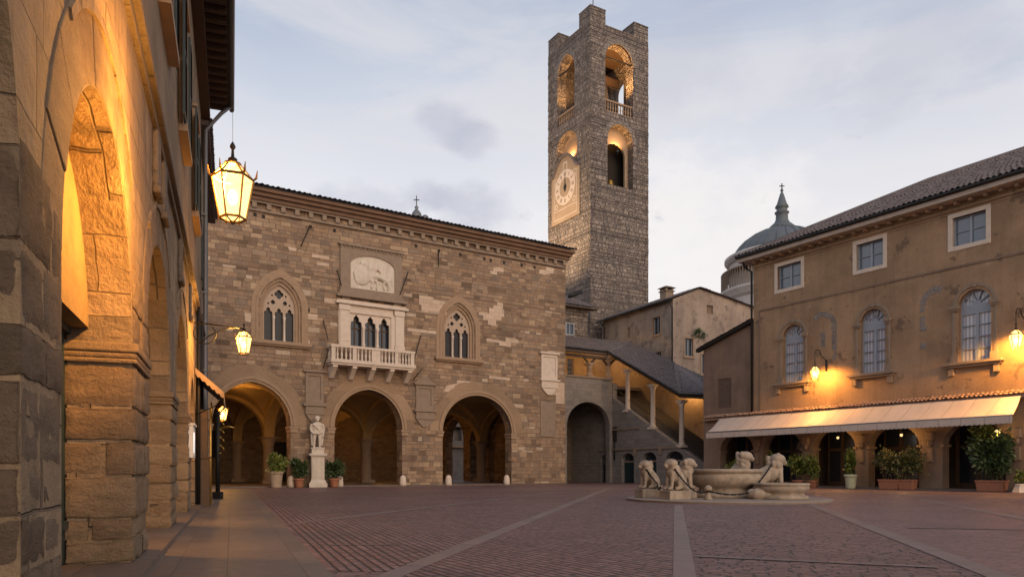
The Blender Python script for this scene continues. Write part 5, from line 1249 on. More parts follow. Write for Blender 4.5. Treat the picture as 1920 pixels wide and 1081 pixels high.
# lamps inside the stair
def stair_lamp(label, x, y, z, pw):
    r = thing('wall_lamp', label, 'lamp', loc=tuple(S.P(x, y, z)), group='lamps inside the covered staircase')
    q = MB(); q.lathe([(.02, .28), (.14, .2), (.15, .14)], n=10); q.tube([(0, 0, .25), (0, 0, .45)], .015); q.build('lamp_shade', M_IRON, r)
    q = MB(); q.ball((0, 0, .1), .08); q.build('bulb', M_BULB, r); o = point('lamp_light', (0, 0, -.05), pw, soft=.1); o.parent = r
def stl(fr, label, x, y, z, pw):
    p = fr.P(x, y, z); l_ = Si @ p; stair_lamp(label, l_.x, l_.y, l_.z, pw)
stl(Q, 'lamp lighting the upper loggia of the covered staircase', 3.0, 3.6, zl - .2, 260)
stl(Q, 'lamp lighting the head of the stair flight', QL + 1.6, 3.0, zl - .05, 200)
stl(S, 'lamp under the stair roof behind the lowest column', colz[1][0] + 1.4, 3.3, colz[1][1] - .3, 260)
# ================================================================== church dome far behind
DY = 118
dm = thing('church_dome', 'blue green ribbed church dome with a lantern spire behind the cafe roof', 'dome', loc=(at(1466, 0, DY).x, DY, 0))
dz = lambda y: CH + (HZ - y) / F * DY
px = DY / F
w = MB(); w.lathe([(8.6, 0), (8.6, dz(566)), (9.0, dz(562)), (9.3, dz(556)), (9.55, dz(552)), (9.55, dz(548)), (8.8, dz(545)), (8.0, dz(545)), (8.0, dz(497)), (8.4, dz(494)), (8.75, dz(489)), (8.75, dz(484)), (8.3, dz(481)), (7.6, dz(480))], n=64, smooth=False); w.build('drum', M_DRUM, dm)
w = MB()
w.lathe([(9.3, dz(515)), (9.3, dz(512)), (9.1, dz(512)), (9.1, dz(515))], n=64)
for k in range(110):
    a = 2 * math.pi * k / 110; w.box(9.2 * math.cos(a) - .07, 9.2 * math.cos(a) + .07, 9.2 * math.sin(a) - .07, 9.2 * math.sin(a) + .07, dz(546), dz(514))
w.build('balustrade', M_TRIMG, dm)
prof = [(7.55, dz(480)), (7.3, dz(474)), (6.7, dz(464)), (5.8, dz(453)), (4.6, dz(443)), (3.4, dz(436)), (2.2, dz(431)), (1.4, dz(429))]
w = MB(); w.lathe(prof, n=48); dome = w.build('dome_shell', M_COPPER, dm)
w = MB()
for k in range(28):
    a = 2 * math.pi * k / 28; w.tube([((r + .04) * math.cos(a), (r + .04) * math.sin(a), z) for r, z in prof], .09, 5)
w.build('dome_rib', M_COPPER, dome)
w = MB(); w.lathe([(1.95, dz(430)), (1.95, dz(426)), (1.5, dz(421)), (1.2, dz(418)), (.95, dz(412)), (.9, dz(402)), (1.1, dz(400)), (1.1, dz(398)), (.8, dz(396)), (.82, dz(391)), (1.05, dz(389)), (1.0, dz(387)), (.75, dz(382)), (.3, dz(364)), (.12, dz(360)), (.25, dz(358)), (.2, dz(355)), (.03, dz(353))], n=20); w.build('lantern_spire', M_COPPER, dm)
w = MB(); w.box(-.07, .07, -.07, .07, dz(355), dz(344)); w.box(-.4, .4, -.06, .06, dz(349.5), dz(348)); w.build('cross', M_IRON, dm)
cp = thing('roof_cupola', 'small grey cupola with a thin cross peeking over the town hall roof', 'cupola', loc=(at(781, 0, 100).x, 100, 0))
kz = lambda y: CH + (HZ - y) / F * 100
w = MB(); w.lathe([(.7, kz(440)), (.7, kz(404)), (.62, kz(400)), (.35, kz(395)), (.15, kz(392)), (.3, kz(389)), (.12, kz(386)), (.04, kz(384))], n=14); w.build('cupola_shell', M_LEADM, cp)
w = MB(); w.box(-.05, .05, -.05, .05, kz(386), kz(367)); w.box(-.38, .38, -.04, .04, kz(375.5), kz(374)); w.build('cross', M_IRON, cp)
w = MB(); w.ball((1.15, 0, kz(409)), .5, 10, 8, (1, 1, .9)); w.lathe([(.6, kz(440)), (.6, kz(411)), (.5, kz(410))], (1.15, 0, 0), 10); w.build('side_cap', M_LEADM, cp)
# ================================================================== cafe building
cb_ = thing('cafe_building', 'long ochre rendered building with arched windows, tiled roof and a cream awning over its arcade', 'building', CF)
cu = lambda px, py, off=0: CF.uv(px, py, off)
CE = cu(1413, 492)[1]                                     # soffit height
CEND = 27.0
ZA = cu(1600, 757)[1]                                     # top of the awning strip
def cspan(a, c, t, b_): return (cu(a, 0)[0], cu(c, 0)[0], cu((a + c) / 2, b_)[1], cu((a + c) / 2, t)[1])
sq = [cspan(1458, 1502, 497, 540), cspan(1606, 1656, 453, 500), cspan(1786, 1849, 398, 456)]
sq.append((sq[2][0] + 6.2, sq[2][1] + 6.2, sq[2][2], sq[2][3]))
ar = [cspan(1468, 1506, 611, 720), cspan(1613, 1660, 578, 699), cspan(1797, 1858, 538, 672)]
azs_ = sum(a[2] for a in ar) / 3; aze = sum(a[3] for a in ar) / 3
ar = [(a, c, azs_, aze) for a, c, _, _ in ar]; ar.append((ar[2][0] + 6.2, ar[2][1] + 6.2, azs_, aze))
sqz0 = sum(a[2] for a in sq[:3]) / 3; sqz1 = sum(a[3] for a in sq[:3]) / 3
sq = [(a, c, sqz0, sqz1) for a, c, _, _ in sq]
ZG = 5.0
w = MB()
w.wall(rect(0, CEND, ZG, CE), [rect(*q) for q in sq] + [arch_hole(a, c, z0, z1 - (c - a) / 2, z1, 12) for a, c, z0, z1 in ar], 0, .5); w.build('wall', M_CAFE, cb_, CF)
w = MB(); w.box(0, .5, .5, 12, ZG, CE); w.build('side_wall', M_CAFE, cb_, CF)
# arcade piers and arches
edges = [(1350, 1412), (1430, 1503), (1523, 1603), (1628, 1723), (1767, 1886)]
aro = [(cu(a, 0)[0], cu(c, 0)[0]) for a, c in edges]; aro.append((aro[-1][1] + 1.2, aro[-1][1] + 4.4)); aro.append((aro[-1][1] + 1.2, aro[-1][1] + 4.4))
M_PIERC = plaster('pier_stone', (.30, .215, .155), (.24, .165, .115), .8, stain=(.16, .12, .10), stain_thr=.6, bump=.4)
out = [(-5.1, 0)]
for a, c in aro: out += arch_hole(a, c, 0, 2.75, 2.75 + min(1.3, (c - a) * .42), 10)
out += [(CEND, 0), (CEND, ZG), (-5.1, ZG)]
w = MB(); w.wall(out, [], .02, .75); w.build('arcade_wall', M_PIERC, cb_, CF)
for a, c in aro:
    for x in (a, c):
        w = MB(); w.box(x - .12, x + .12, -.06, .8, 2.6, 2.74); w.build('impost', M_TRIM, cb_, CF)
for i in range(len(aro) - 1):                             # carved brackets on the piers
    xm = (aro[i][1] + aro[i + 1][0]) / 2
    w = MB(); w.taper(xm - .22, xm + .22, -.28, .019, 3.0, 3.5, 1.0, 1.0); w.ball((xm, -.12, 2.85), .2, 10, 8, (.8, .7, 1.2)); w.box(xm - .16, xm + .16, -.1, .019, 1.7, 2.5); w.build('carved_bracket', M_TRIM, cb_, CF, bevel=.03)
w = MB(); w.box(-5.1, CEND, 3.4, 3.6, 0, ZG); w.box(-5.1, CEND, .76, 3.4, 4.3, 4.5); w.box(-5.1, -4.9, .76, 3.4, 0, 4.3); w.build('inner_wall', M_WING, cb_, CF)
w = MB(); w.box(-5.2, CEND, -.9, 3.4, -.02, .10); tag(w.build('cafe_step', M_SLAB, frame=CF), kind='structure')
for a, c in aro:                                          # glazed timber doors inside the arcade
    w = MB(); x0, x1 = a - .1, c + .1; n = 3; l = (x1 - x0) / n
    w.wall(rect(x0, x1, .11, 4.25), [rect(x0 + l * k + .12, x0 + l * (k + 1) - .12, .4, 2.55) for k in range(n)] + [rect(x0 + l * k + .12, x0 + l * (k + 1) - .12, 2.75, 4.0) for k in range(n)], 1.9, 2.0)
    d_ = w.build('glazed_door', M_WOOD, cb_, CF)
    w = MB(); w.box(x0 + .05, x1 - .05, 1.96, 1.98, .3, 4.1); w.build('glass_pane', M_GLASS, d_, CF)
# square upper windows
def casement(fr, parent, a, c, z0, z1, mtrim, nrow, tw=.32, proud=.05, gl=M_GLASSB, fmat=M_BLUEW):
    v = MB(); v.wall(rect(a - tw, c + tw, z0 - tw, z1 + tw), [rect(a, c, z0, z1)], -proud, .3); wf = v.build('window', mtrim, parent, fr, bevel=.015)
    m_ = (a + c) / 2; hs = []
    for x0, x1 in ((a + .07, m_ - .07), (m_ + .07, c - .07)):
        for k in range(nrow): hs.append(rect(x0, x1, z0 + .07 + (z1 - z0 - .1) * k / nrow, z0 + .03 + (z1 - z0 - .1) * (k + 1) / nrow))
    v = MB(); v.wall(rect(a, c, z0, z1), hs, .22, .30); v.build('window_frame', fmat, wf, fr)
    v = MB(); v.box(a, c, .305, .32, z0, z1); v.build('glass_pane', gl, wf, fr)
for q in sq: casement(CF, cb_, *q, M_LIGHT, 2, tw=.26)
# tall arched windows with fanlights and sills
for (a, c, z0, z1) in ar:
    r_ = (c - a) / 2; zsp = z1 - r_; xm = (a + c) / 2; e = .30
    v = MB()
    for (i0, i1, yf) in ((0, .16, .02), (.16, .34, -.06)):
        v.band([(a - i0, z0)] + arch(a - i0, c + i0, zsp, z1 + i0, 12) + [(c + i0, z0)], [(a - i1, z0)] + arch(a - i1, c + i1, zsp, z1 + i1, 12) + [(c + i1, z0)], yf, .2)
    for x0, x1 in ((a - .45, a + .06), (c - .06, c + .45)): v.box(x0, x1, -.17, .1, zsp - .12, zsp + .1); v.box(x0 + .06, x1 - .06, -.12, .1, zsp - .24, zsp - .123); v.box(x0 + .03, x1 - .03, -.10, .1, z0, z0 + .45)
    v.box(a - .75, c + .75, -.42, .3, z0 - .16, z0 - .003); v.box(a - .62, c + .62, -.28, .2, z0 - .30, z0 - .163)
    for x0 in (a - .5, c + .2): v.box(x0, x0 + .3, -.2, .05, z0 - .75, z0 - .303)
    v.box(xm - .1, xm + .1, -.12, .1, z1 + .1, z1 + .4)
    wf = v.build('arched_window', M_TRIMG, cb_, CF, bevel=.015)
    zb = zsp - .1; hs = []
    for x0, x1 in ((a + .1, xm - .09), (xm + .09, c - .1)):
        for k in range(4): hs.append(rect(x0, x1, z0 + .12 + (zb - .35 - z0 - .1) * k / 4, z0 + .07 + (zb - .35 - z0 - .1) * (k + 1) / 4))
    for k in range(5):
        t0_, t1_ = math.pi * (k + .08) / 5, math.pi * (k + .92) / 5
        ro, ri = r_ * .90, r_ * .26
        hs.append([(xm + ro * math.cos(t0_ + (t1_ - t0_) * j / 5), zsp + .06 + ro * .96 * math.sin(t0_ + (t1_ - t0_) * j / 5)) for j in range(6)] + [(xm + ri * math.cos(t1_), zsp + .06 + ri * math.sin(t1_)), (xm + ri * math.cos(t0_), zsp + .06 + ri * math.sin(t0_))])
    v = MB(); v.wall([(a, z0)] + arch(a, c, zsp, z1, 12) + [(c, z0)], hs, .30, .40); v.build('window_frame', M_BLUEW, wf, CF)
    v = MB(); v.wall([(a, z0)] + arch(a, c, zsp, z1, 12) + [(c, z0)], [], .41, .43); v.build('glass_pane', M_CURT, wf, CF)
# string line, corner strip
sl0 = (cu(1533, 559)[1] + cu(1915, 473)[1]) / 2
w = MB(); w.box(.62, CEND, -.05, -.001, sl0 - .06, sl0 + .06); w.box(.55, .62, -.05, -.001, ZG + .6, sl0 + .06); w.build('string_line', M_WING, cb_, CF)
w = MB(); w.box(0, CEND, -.04, -.001, CE - .62, CE - .5); w.box(0, CEND, -.10, -.001, CE - .45, CE - .3); w.build('frieze', M_CAFE, cb_, CF)
# arch stones of blocked older windows
rnd = random.Random(3)
def ghost(pxa, pxb, pyt, pyb, keep):
    a, c, z0, z1 = cspan(pxa, pxb, pyt, pyb); r_ = (c - a) / 2; zsp = z1 - r_
    def st1(poly, y): q = MB(); q.prism(poly, y, .004); q.build('wall_stone', M_STA, cb_, CF)
    cnt = 11
    for k in range(cnt):
        t = math.pi * (k + .5) / cnt
        if not keep(math.cos(t)): continue
        dt = .42 * math.pi / cnt; ri, ro = r_ - .42 * rnd.uniform(.7, 1), r_
        P4 = [((a + c) / 2 + rr * math.cos(tt), zsp + rr * math.sin(tt)) for rr, tt in ((ri, t - dt), (ro, t - dt), (ro, t + dt), (ri, t + dt))]
        st1(P4, -.02)
    z = zsp
    while z > z0:
        h_ = rnd.uniform(.2, .42)
        if rnd.random() < .85:
            if keep(1): st1(rect(c - .42 * rnd.uniform(.5, 1), c, z - h_, z - .05), -.018)
            if keep(-1): st1(rect(a, a + .42 * rnd.uniform(.6, 1), z - h_, z - .05), -.018)
        z -= h_
    return v

v = ghost(1516, 1569, 584, 668, lambda x: x > -.75); v.build('blocked_arch_stones', M_STA, cb_, CF)
v = ghost(1725, 1788, 536, 655, lambda x: x < .3); v.build('blocked_arch_stones', M_STA, cb_, CF)
a, c, z0, z1 = cspan(1538, 1549, 622, 650)
for k in range(4): v = MB(); v.prism(rect(a + rnd.uniform(0, .1), c - rnd.uniform(0, .1), z0 + (z1 - z0) * k / 4, z0 + (z1 - z0) * (k + .85) / 4), -.016, .004); v.build('wall_stone', M_STA, cb_, CF)
M_CORNL = mat('grey_cream_cornice', (.40, .33, .27), .8, var=.3, scale=1.5)
# eaves: brackets, pale cornice, gutter, hipped tile roof
k = .25
while k < CEND: w = MB(); w.box(k, k + .18, -.5, -.001, CE - .20, CE - .02); w.build('eaves_bracket', M_TRIM, cb_, CF); k += .82
w = MB(); w.box(-.75, CEND, -.92, .2, CE, CE + .3); w.box(-.75, 0, .2, 10, CE, CE + .3); w.build('cornice', M_CORNL, cb_, CF)
w = MB(); w.tube([(-.8, -1.0, CE + .38), (CEND, -1.0, CE + .38)], .12); w.tube([(-.6, -.8, CE + .3), (-.35, -.4, CE - .45), (-.1, -.1, CE - .7), (-.1, -.1, 5.5)], .085); w.build('gutter', M_IRON, cb_, CF)
RD = 6.5; rs, rz_ = cu(1742, 337, -RD)
A = Vector((-.95, -1.05, CE + .45)); B = Vector((CEND, -1.05, CE + .45)); Dp = Vector((rs, RD, rz_)); Cp = Vector((CEND, RD, rz_))
w = MB(); w.tiles(A, B, Cp, Dp, seed=21, amp=.09); w.tiles((-.95, 14, CE + .45), A, Dp, (rs, RD + .01, rz_), seed=22); w.tube([A, Dp, Cp], .15, 6); w.build('roof', M_TILE, cb_, CF)
# tile strip and the awning
sx0, sx1 = cu(1324, 0)[0], CEND
w = MB(); w.tiles((sx0, -.42, ZA - .22), (sx1, -.42, ZA - .22), (sx1, .0, ZA + .02), (sx0, .0, ZA + .02), tw=.26, tl=.3, amp=.07, seed=31); w.box(sx0, sx1, -.36, 0, ZA - .40, ZA - .27); w.build('tile_strip', M_TILEC, cb_, CF)
AP = 2.1
az1 = (cu(1351, 783, .2)[1] + cu(1915, 733, .2)[1]) / 2; azf = (cu(1323, 813, AP)[1] + cu(1898, 774, AP)[1]) / 2; azv = (cu(1323, 823, AP)[1] + cu(1898, 789, AP)[1]) / 2
aa, ab = cu(1351, 0, .2)[0], cu(1916, 0, .2)[0]; fa, fb = cu(1324, 0, AP)[0], cu(1898, 0, AP)[0]
w = MB(); n = 120; m_ = 8; vs = []
for j in range(m_ + 1):
    v = j / m_
    for i in range(n + 1):
        u = i / n
        x = (aa + (ab - aa) * u) * (1 - v) + (fa + (fb - fa) * u) * v
        vs.append((x, -.2 - (AP - .2) * v, az1 + (azf - az1) * v - .12 * math.sin(math.pi * v) - .035 * abs(math.sin(u * 13.5)) * v - .012 * math.sin(u * 61 + 3 * v)))
w.add(vs, [(j * (n + 1) + i, (j + 1) * (n + 1) + i, (j + 1) * (n + 1) + i + 1, j * (n + 1) + i + 1) for j in range(m_) for i in range(n)], True)
awn = w.build('awning', M_CANVAS, cb_, CF)
so = awn.modifiers.new('thick', 'SOLIDIFY'); so.thickness = .012
w = MB(); ns = 80; pts = [(fa, azf - .01)]
for i in range(ns * 4 + 1):
    pts.append((fa + (fb - fa) * i / (ns * 4), azv - .05 * abs(math.sin(math.pi * i / 4)) + .02))
pts.append((fb, azf - .01)); w.prism(pts[::-1], -AP - .012, -AP)
w.build('valance', M_CANVAS, awn, CF)
w = MB(); w.tube([(fa, -AP + .02, azf), (fb, -AP + .02, azf)], .05)
for k in range(5):
    x = fa + (fb - fa) * (k + .15) / 4.4; w.tube([(x, -.1, azf + .35), (x, -1.1, azf + .1), (x, -AP + .03, azf)], .035, 6)
w.build('awning_arm', M_LEADM, awn, CF)

# ------------------------------------------------------------------ lower wing at the left end of the cafe
wg = thing('cafe_wing', 'low dark rendered house with a sloping roof and brown shutters left of the cafe', 'house', CF)
wx0 = cu(1318, 0)[0]; wzl = cu(1318, 655)[1]; wzr = cu(1412, 603)[1]
sh_ = cspan(1345, 1370, 709, 764)
w = MB(); w.wall([(wx0, ZG), (-.002, ZG), (-.002, wzr), (wx0, wzl)], [rect(*sh_)], .06, .5); w.build('wall', M_WING, wg, CF)
w = MB(); w.box(wx0, wx0 + .4, .5, 7, 0, wzl - .1); w.build('side_wall', M_WING, wg, CF)
w = MB(); w.box(sh_[0], sh_[1], .12, .18, sh_[2], sh_[3])
k = sh_[2]
while k < sh_[3] - .06: w.add([(sh_[0] + .06, .10, k), (sh_[1] - .06, .10, k), (sh_[1] - .06, .13, k + .07), (sh_[0] + .06, .13, k + .07)], [(0, 1, 2, 3)]); k += .085
w.box((sh_[0] + sh_[1]) / 2 - .04, (sh_[0] + sh_[1]) / 2 + .04, .085, .12, sh_[2], sh_[3]); w.build('shutter', M_SHUTB, wg, CF)
w = MB(); sl_ = (wzr - wzl) / (0 - wx0)
w.tiles((wx0 - .5, 7, wzl - .5 * sl_ + .2), (wx0 - .5, -.35, wzl - .5 * sl_ + .2), (-.01, -.35, wzr + .2), (-.01, 7, wzr + .2), seed=41); w.build('roof', M_TILE, wg, CF)
w = MB(); w.add([(wx0 - .5, -.3, wzl - .5 * sl_ - .05), (-.01, -.3, wzr - .05), (-.01, -.3, wzr + .17), (wx0 - .5, -.3, wzl - .5 * sl_ + .17), (wx0 - .5, .1, wzl - .5 * sl_ - .05), (-.01, .1, wzr - .05), (-.01, .1, wzr + .17), (wx0 - .5, .1, wzl - .5 * sl_ + .17)], [(0, 1, 2, 3), (7, 6, 5, 4), (0, 4, 5, 1), (3, 2, 6, 7), (0, 3, 7, 4), (1, 5, 6, 2)]); w.build('verge', M_IRON, wg, CF)

# ------------------------------------------------------------------ cafe lanterns on scrolled brackets
for (pxl, pyb, pxb, pyb0, lab, h_, pw) in ((1528, 713, 1545, 670, 'glowing lantern on a scrolled bracket between the two left arched windows of the cafe', 1.3, 4600), (1905, 655, 1921, 610, 'glowing lantern at the right edge beside the rightmost arched cafe window', 1.45, 7500)):
    of = 1.3; s_, z_ = cu(pxl, pyb, of)
    la = lantern(lab, tuple(CF.P(s_, -of, z_)), h_, R(15), pw, LG, radius=.22, aim=tuple(Vector((CF.y[0] * .5, CF.y[1] * .5, -1.0))), cone=165)
    q = MB(); zt_ = z_ + .98 * h_
    q.tube([CF.P(s_, -of, zt_ - .05), CF.P(s_, -of, zt_ + .5)], .02, 5)
    q.tube([CF.P(s_, -of + .32 - .32 * math.cos(t), zt_ + .5 + .35 * math.sin(t)) for t in [i * math.pi / 10 for i in range(11)]] + [CF.P(s_, -.2, zt_ + .25), CF.P(s_, -.02, zt_ + .1)], .03, 6)
    q.tube([CF.P(s_, -of + .34 + .14 * math.cos(t), zt_ + .52 + .14 * math.sin(t)) for t in [i * .5 for i in range(12)]], .02, 5)
    q.tube([CF.P(s_, -.05, zt_ + .25), CF.P(s_, -.05, zt_ - .55)], .07, 6); q.build('bracket', M_IRON, la, WORLD)

# small lamps hanging under the awning before the arches
for px_, of_, lab in ((1571, .9, 'small lamp hanging under the awning before the middle cafe arch'), (1690, .9, 'small lamp hanging under the awning above the twin golden bushes'), (1868, .9, 'small lamp hanging under the awning by the tall shrub')):
    s_ = cu(px_, 0, of_)[0]; r_ = thing('hanging_lamp', lab, 'lamp', loc=tuple(CF.P(s_, -of_, 3.25)), group='small lamps under the awning')
    q = MB(); q.tube([(0, 0, .3), (0, 0, 1.55)], .012, 5); q.lathe([(.03, .34), (.10, .28), (.13, .2), (.12, .19)], n=10); q.build('lamp_shade', M_IRON, r_)
    q = MB(); q.ball((0, 0, .12), .085, 10, 8, (1, 1, 1.2)); q.build('bulb', M_LAMPD, r_)
    o = point('lamp_light', (0, 0, -.03), 45, (1, .55, .18), .08); o.parent = r_
# ================================================================== fountain
FC = Vector((8.45, 29.5, 0))
ft = thing('fountain', 'round stone fountain with a big bowl and small side basin on a low circular step', 'fountain', loc=tuple(FC))
w = MB(); w.lathe([(3.88, -.01), (3.9, .06), (3.86, .09), (3.78, .10), (.5, .115)], n=72, smooth=False); w.build('step', M_FOUNTD, ft, bevel=0)
w = MB(); prof = [(1.30, .10), (1.30, .24), (1.22, .30), (1.10, .33), (1.05, .40), (1.02, .46), (1.13, .52), (1.30, .66), (1.37, .84), (1.35, .98), (1.27, 1.04), (1.30, 1.07), (1.385, 1.10), (1.385, 1.19), (1.34, 1.225), (1.20, 1.225), (1.16, 1.17), (1.1, .9), (.3, .8)]
w.lathe(prof, n=56); w.build('bowl', M_FOUNT, ft)
bl = Vector((10.05, 27.9, 0)) - FC
w = MB(); w.lathe([(.98, .10), (.98, .20), (.90, .25), (.80, .28), (.83, .34), (.96, .42), (1.01, .54), (.97, .60), (1.02, .62), (1.02, .68), (.98, .70), (.86, .70), (.8, .5), (.1, .45)], tuple(bl), 44); w.build('side_basin', M_FOUNT, ft)
w = MB(); w.lathe([(.16, .1), (.16, .16), (.10, .2), (.10, .42), (.14, .45), (.15, .52), (.10, .60), (.05, .63)], tuple(Vector(((1328 - 960) / F * 27.2, 27.2, 0)) - FC), 12); w.build('chain_post', M_FOUNT, ft)
w = MB(); w.lathe([(.3, .8), (.28, 1.0), (.2, 1.1), (.08, 1.2)], n=14); w.build('spout', M_FOUNT, ft)
def lion(label, pos, face, hp=.36, sc=1.0, plinth=True, lean=0.0):
    """seated heavy-maned stone beast looking along +x before rotation"""
    r = thing('fountain_lion', label, 'statue', loc=tuple(pos), rz=face, group='stone lions around the fountain')
    z = hp
    k = lambda x, y, zz: ((x - lean * max(0, .62 - zz)) * sc if x < .13 else x * sc, y * sc, z + zz * sc)
    sh = [('l', [k(-.30, 0, .20), k(-.16, 0, .40), k(.02, 0, .62), k(.12, 0, .80)], [.22 * sc, .23 * sc, .21 * sc, .16 * sc]),      # trunk rising to the neck
          ('e', k(-.26, 0, .19), (.24 * sc, .25 * sc, .20 * sc)),
          ('e', k(.12, 0, .62), (.17 * sc, .19 * sc, .22 * sc)),                                                              # chest
          ('e', k(.13, 0, .89), (.23 * sc, .24 * sc, .17 * sc)),                                                              # mane cap
          ('e', k(.24, 0, .86), (.13 * sc, .13 * sc, .12 * sc)), ('e', k(.35, 0, .81), (.075 * sc, .085 * sc, .06 * sc)), ('e', k(.33, 0, .76), (.06 * sc, .07 * sc, .035 * sc)),   # head and muzzle
          ('e', k(.07, 0, .74), (.20 * sc, .24 * sc, .17 * sc)), ('e', k(.0, 0, .5), (.22 * sc, .24 * sc, .25 * sc))]
    for s_ in (-1, 1):
        sh += [('l', [k(.14, s_ * .11, .58), k(.17, s_ * .12, .34), k(.19, s_ * .12, .16), k(.20, s_ * .12, .06)], [.10 * sc, .075 * sc, .06 * sc, .065 * sc]), ('e', k(.26, s_ * .12, .05), (.11 * sc, .075 * sc, .055 * sc)),
               ('e', k(-.20, s_ * .19, .20), (.20 * sc, .10 * sc, .19 * sc)), ('l', [k(-.16, s_ * .2, .12), k(.0, s_ * .2, .06), k(.10, s_ * .2, .05)], [.09 * sc, .065 * sc, .06 * sc]),
               ('e', k(.10, s_ * .155, .98), (.05 * sc, .04 * sc, .05 * sc))]
    rl = random.Random(int(pos[0] * 100))
    for i in range(16):                                   # tufts of the mane
        t = rl.uniform(0, 2 * math.pi); zz = rl.uniform(.55, .98); sh.append(('e', k(.02 + .14 * math.cos(t), .19 * math.sin(t), zz), (.075 * sc, .075 * sc, .11 * sc)))
    sh += [('l', [k(-.44, .0, .08), k(-.52, .12, .06), k(-.42, .27, .06), k(-.2, .32, .07)], [.055 * sc, .05 * sc, .05 * sc, .06 * sc])]
    organic('lion_body', sh, M_FOUNT, r, .019 * sc, 1)
    if plinth:
        w = MB(); w.box(-.48 * sc, .40 * sc, -.30 * sc, .30 * sc, 0, hp - .02); w.build('plinth', M_FOUNT, r, bevel=.02)
    return r
z0 = .10
lion('stone lion on a square plinth, leftmost at the fountain, apart from the others', ground(1215, 932, z0).to_tuple(), R(200), .36, 1.05)
lion('stone lion on a plinth, second from the left at the fountain', ground(1264, 936, z0 - .02).to_tuple(), R(205), .36, 1.1)
lion('stone lion half hidden behind the second lion left of the big bowl', (6.72, 29.0, z0), R(-20), .36, 1.12)
lion('leaning stone lion behind the small side basin of the fountain', (10.2, 29.2, z0), R(8), .26, 1.38, True, .75)
lion('stone lion seen above the far rim of the big fountain bowl', (9.75, 31.7, z0), R(-35), .50, 1.3)
# rough boulder the side basin leans on
q = organic('boulder', [('e', (0, 0, .18), (.34, .26, .24)), ('e', (.28, -.05, .14), (.26, .24, .18)), ('e', (-.22, .1, .2), (.2, .2, .2)), ('e', (.1, .1, .3), (.22, .2, .16))], M_FOUNT, ft, .04, 2, None, Matrix.Translation((9.1, 27.55, .1)))
def chain(label, pts, sag):
    q = MB(); pts = [Vector(p) for p in pts]; path = []
    for a, c, sg in zip(pts[:-1], pts[1:], sag):
        for i in range(13):
            t = i / 12; p = a.lerp(c, t); p.z -= sg * 4 * t * (1 - t); path.append(p)
    # links
    out = []; 
    for i in range(len(path) - 1):
        L_ = (path[i + 1] - path[i]).length; n = max(1, int(L_ / .09))
        for j in range(n):
            a_ = path[i].lerp(path[i + 1], j / n); b_ = path[i].lerp(path[i + 1], (j + 1.15) / n); q.tube([a_, b_], .024 if (j + i) % 2 else .034, 5)
    return tag(q.build('chain', M_IRON), label, 'chain', 'iron chains of the fountain')
l1p = ground(1215, 932, z0); l2p = ground(1264, 936, z0 - .02); pst = Vector(((1328 - 960) / F * 27.2, 27.2, 0))
chain('iron chain hanging from the leftmost fountain lion to its neighbour', [l1p + Vector((-.12, -.25, 1.12)), l1p + Vector((.30, -.32, .55)), l2p + Vector((-.55, -.2, .48))], [.02, .16])
chain('iron chain from the second fountain lion to the short stone post', [l2p + Vector((-.05, -.28, 1.15)), l2p + Vector((.42, -.3, .55)), pst + Vector((0, -.13, .42))], [.02, .15])
chain('iron chain from the short stone post up to the leaning right lion', [pst + Vector((0, -.13, .42)), Vector((8.9, 27.6, .38)), Vector((9.45, 28.5, .75)), Vector((10.1, 28.95, 1.45))], [.12, .06, .03])

# ================================================================== statue of a robed man on a pedestal
SB = P.uv(595, 0, .75); sp0 = P.P(SB[0], -.75, .0)
mo = thing('statue', 'white marble statue of a robed man on a tall pedestal before the town hall', 'statue', loc=tuple(sp0), rz=P.rz - R(12))
YS = sp0.y; mz = lambda y: CH + (HZ - y) / F * YS
w = MB(); w.box(-.62, .62, -.62, .62, 0, .30); w.taper(-.56, .56, -.56, .56, .302, .52, .84); w.box(-.44, .44, -.44, .44, .522, 2.14); w.box(-.50, .50, -.50, .50, 2.142, 2.22); w.box(-.60, .60, -.60, .60, 2.222, 2.36); w.box(-.42, .42, -.42, .42, 2.362, 2.70); w.box(-.47, .47, -.47, .47, 2.702, 2.78)
for x in (-.36, .26): w.box(x, x + .1, -.475, -.441, .62, 2.06)
w.prism([(-.25, .65), (.25, .65), (.25, 1.85), (.12, 1.98), (0, 2.06), (-.12, 1.98), (-.25, 1.85)], -.455, -.441)
w.build('pedestal', M_MARBLE, mo, bevel=.015)
zb = 2.78; H = mz(779) - zb; u = H / 7.5
V = lambda x, y, z: (x * u * 1.36, y * u * 1.1, zb + z * u)
E_ = lambda a, b_, c: (a * u * 1.34, b_ * u * 1.1, c * u)
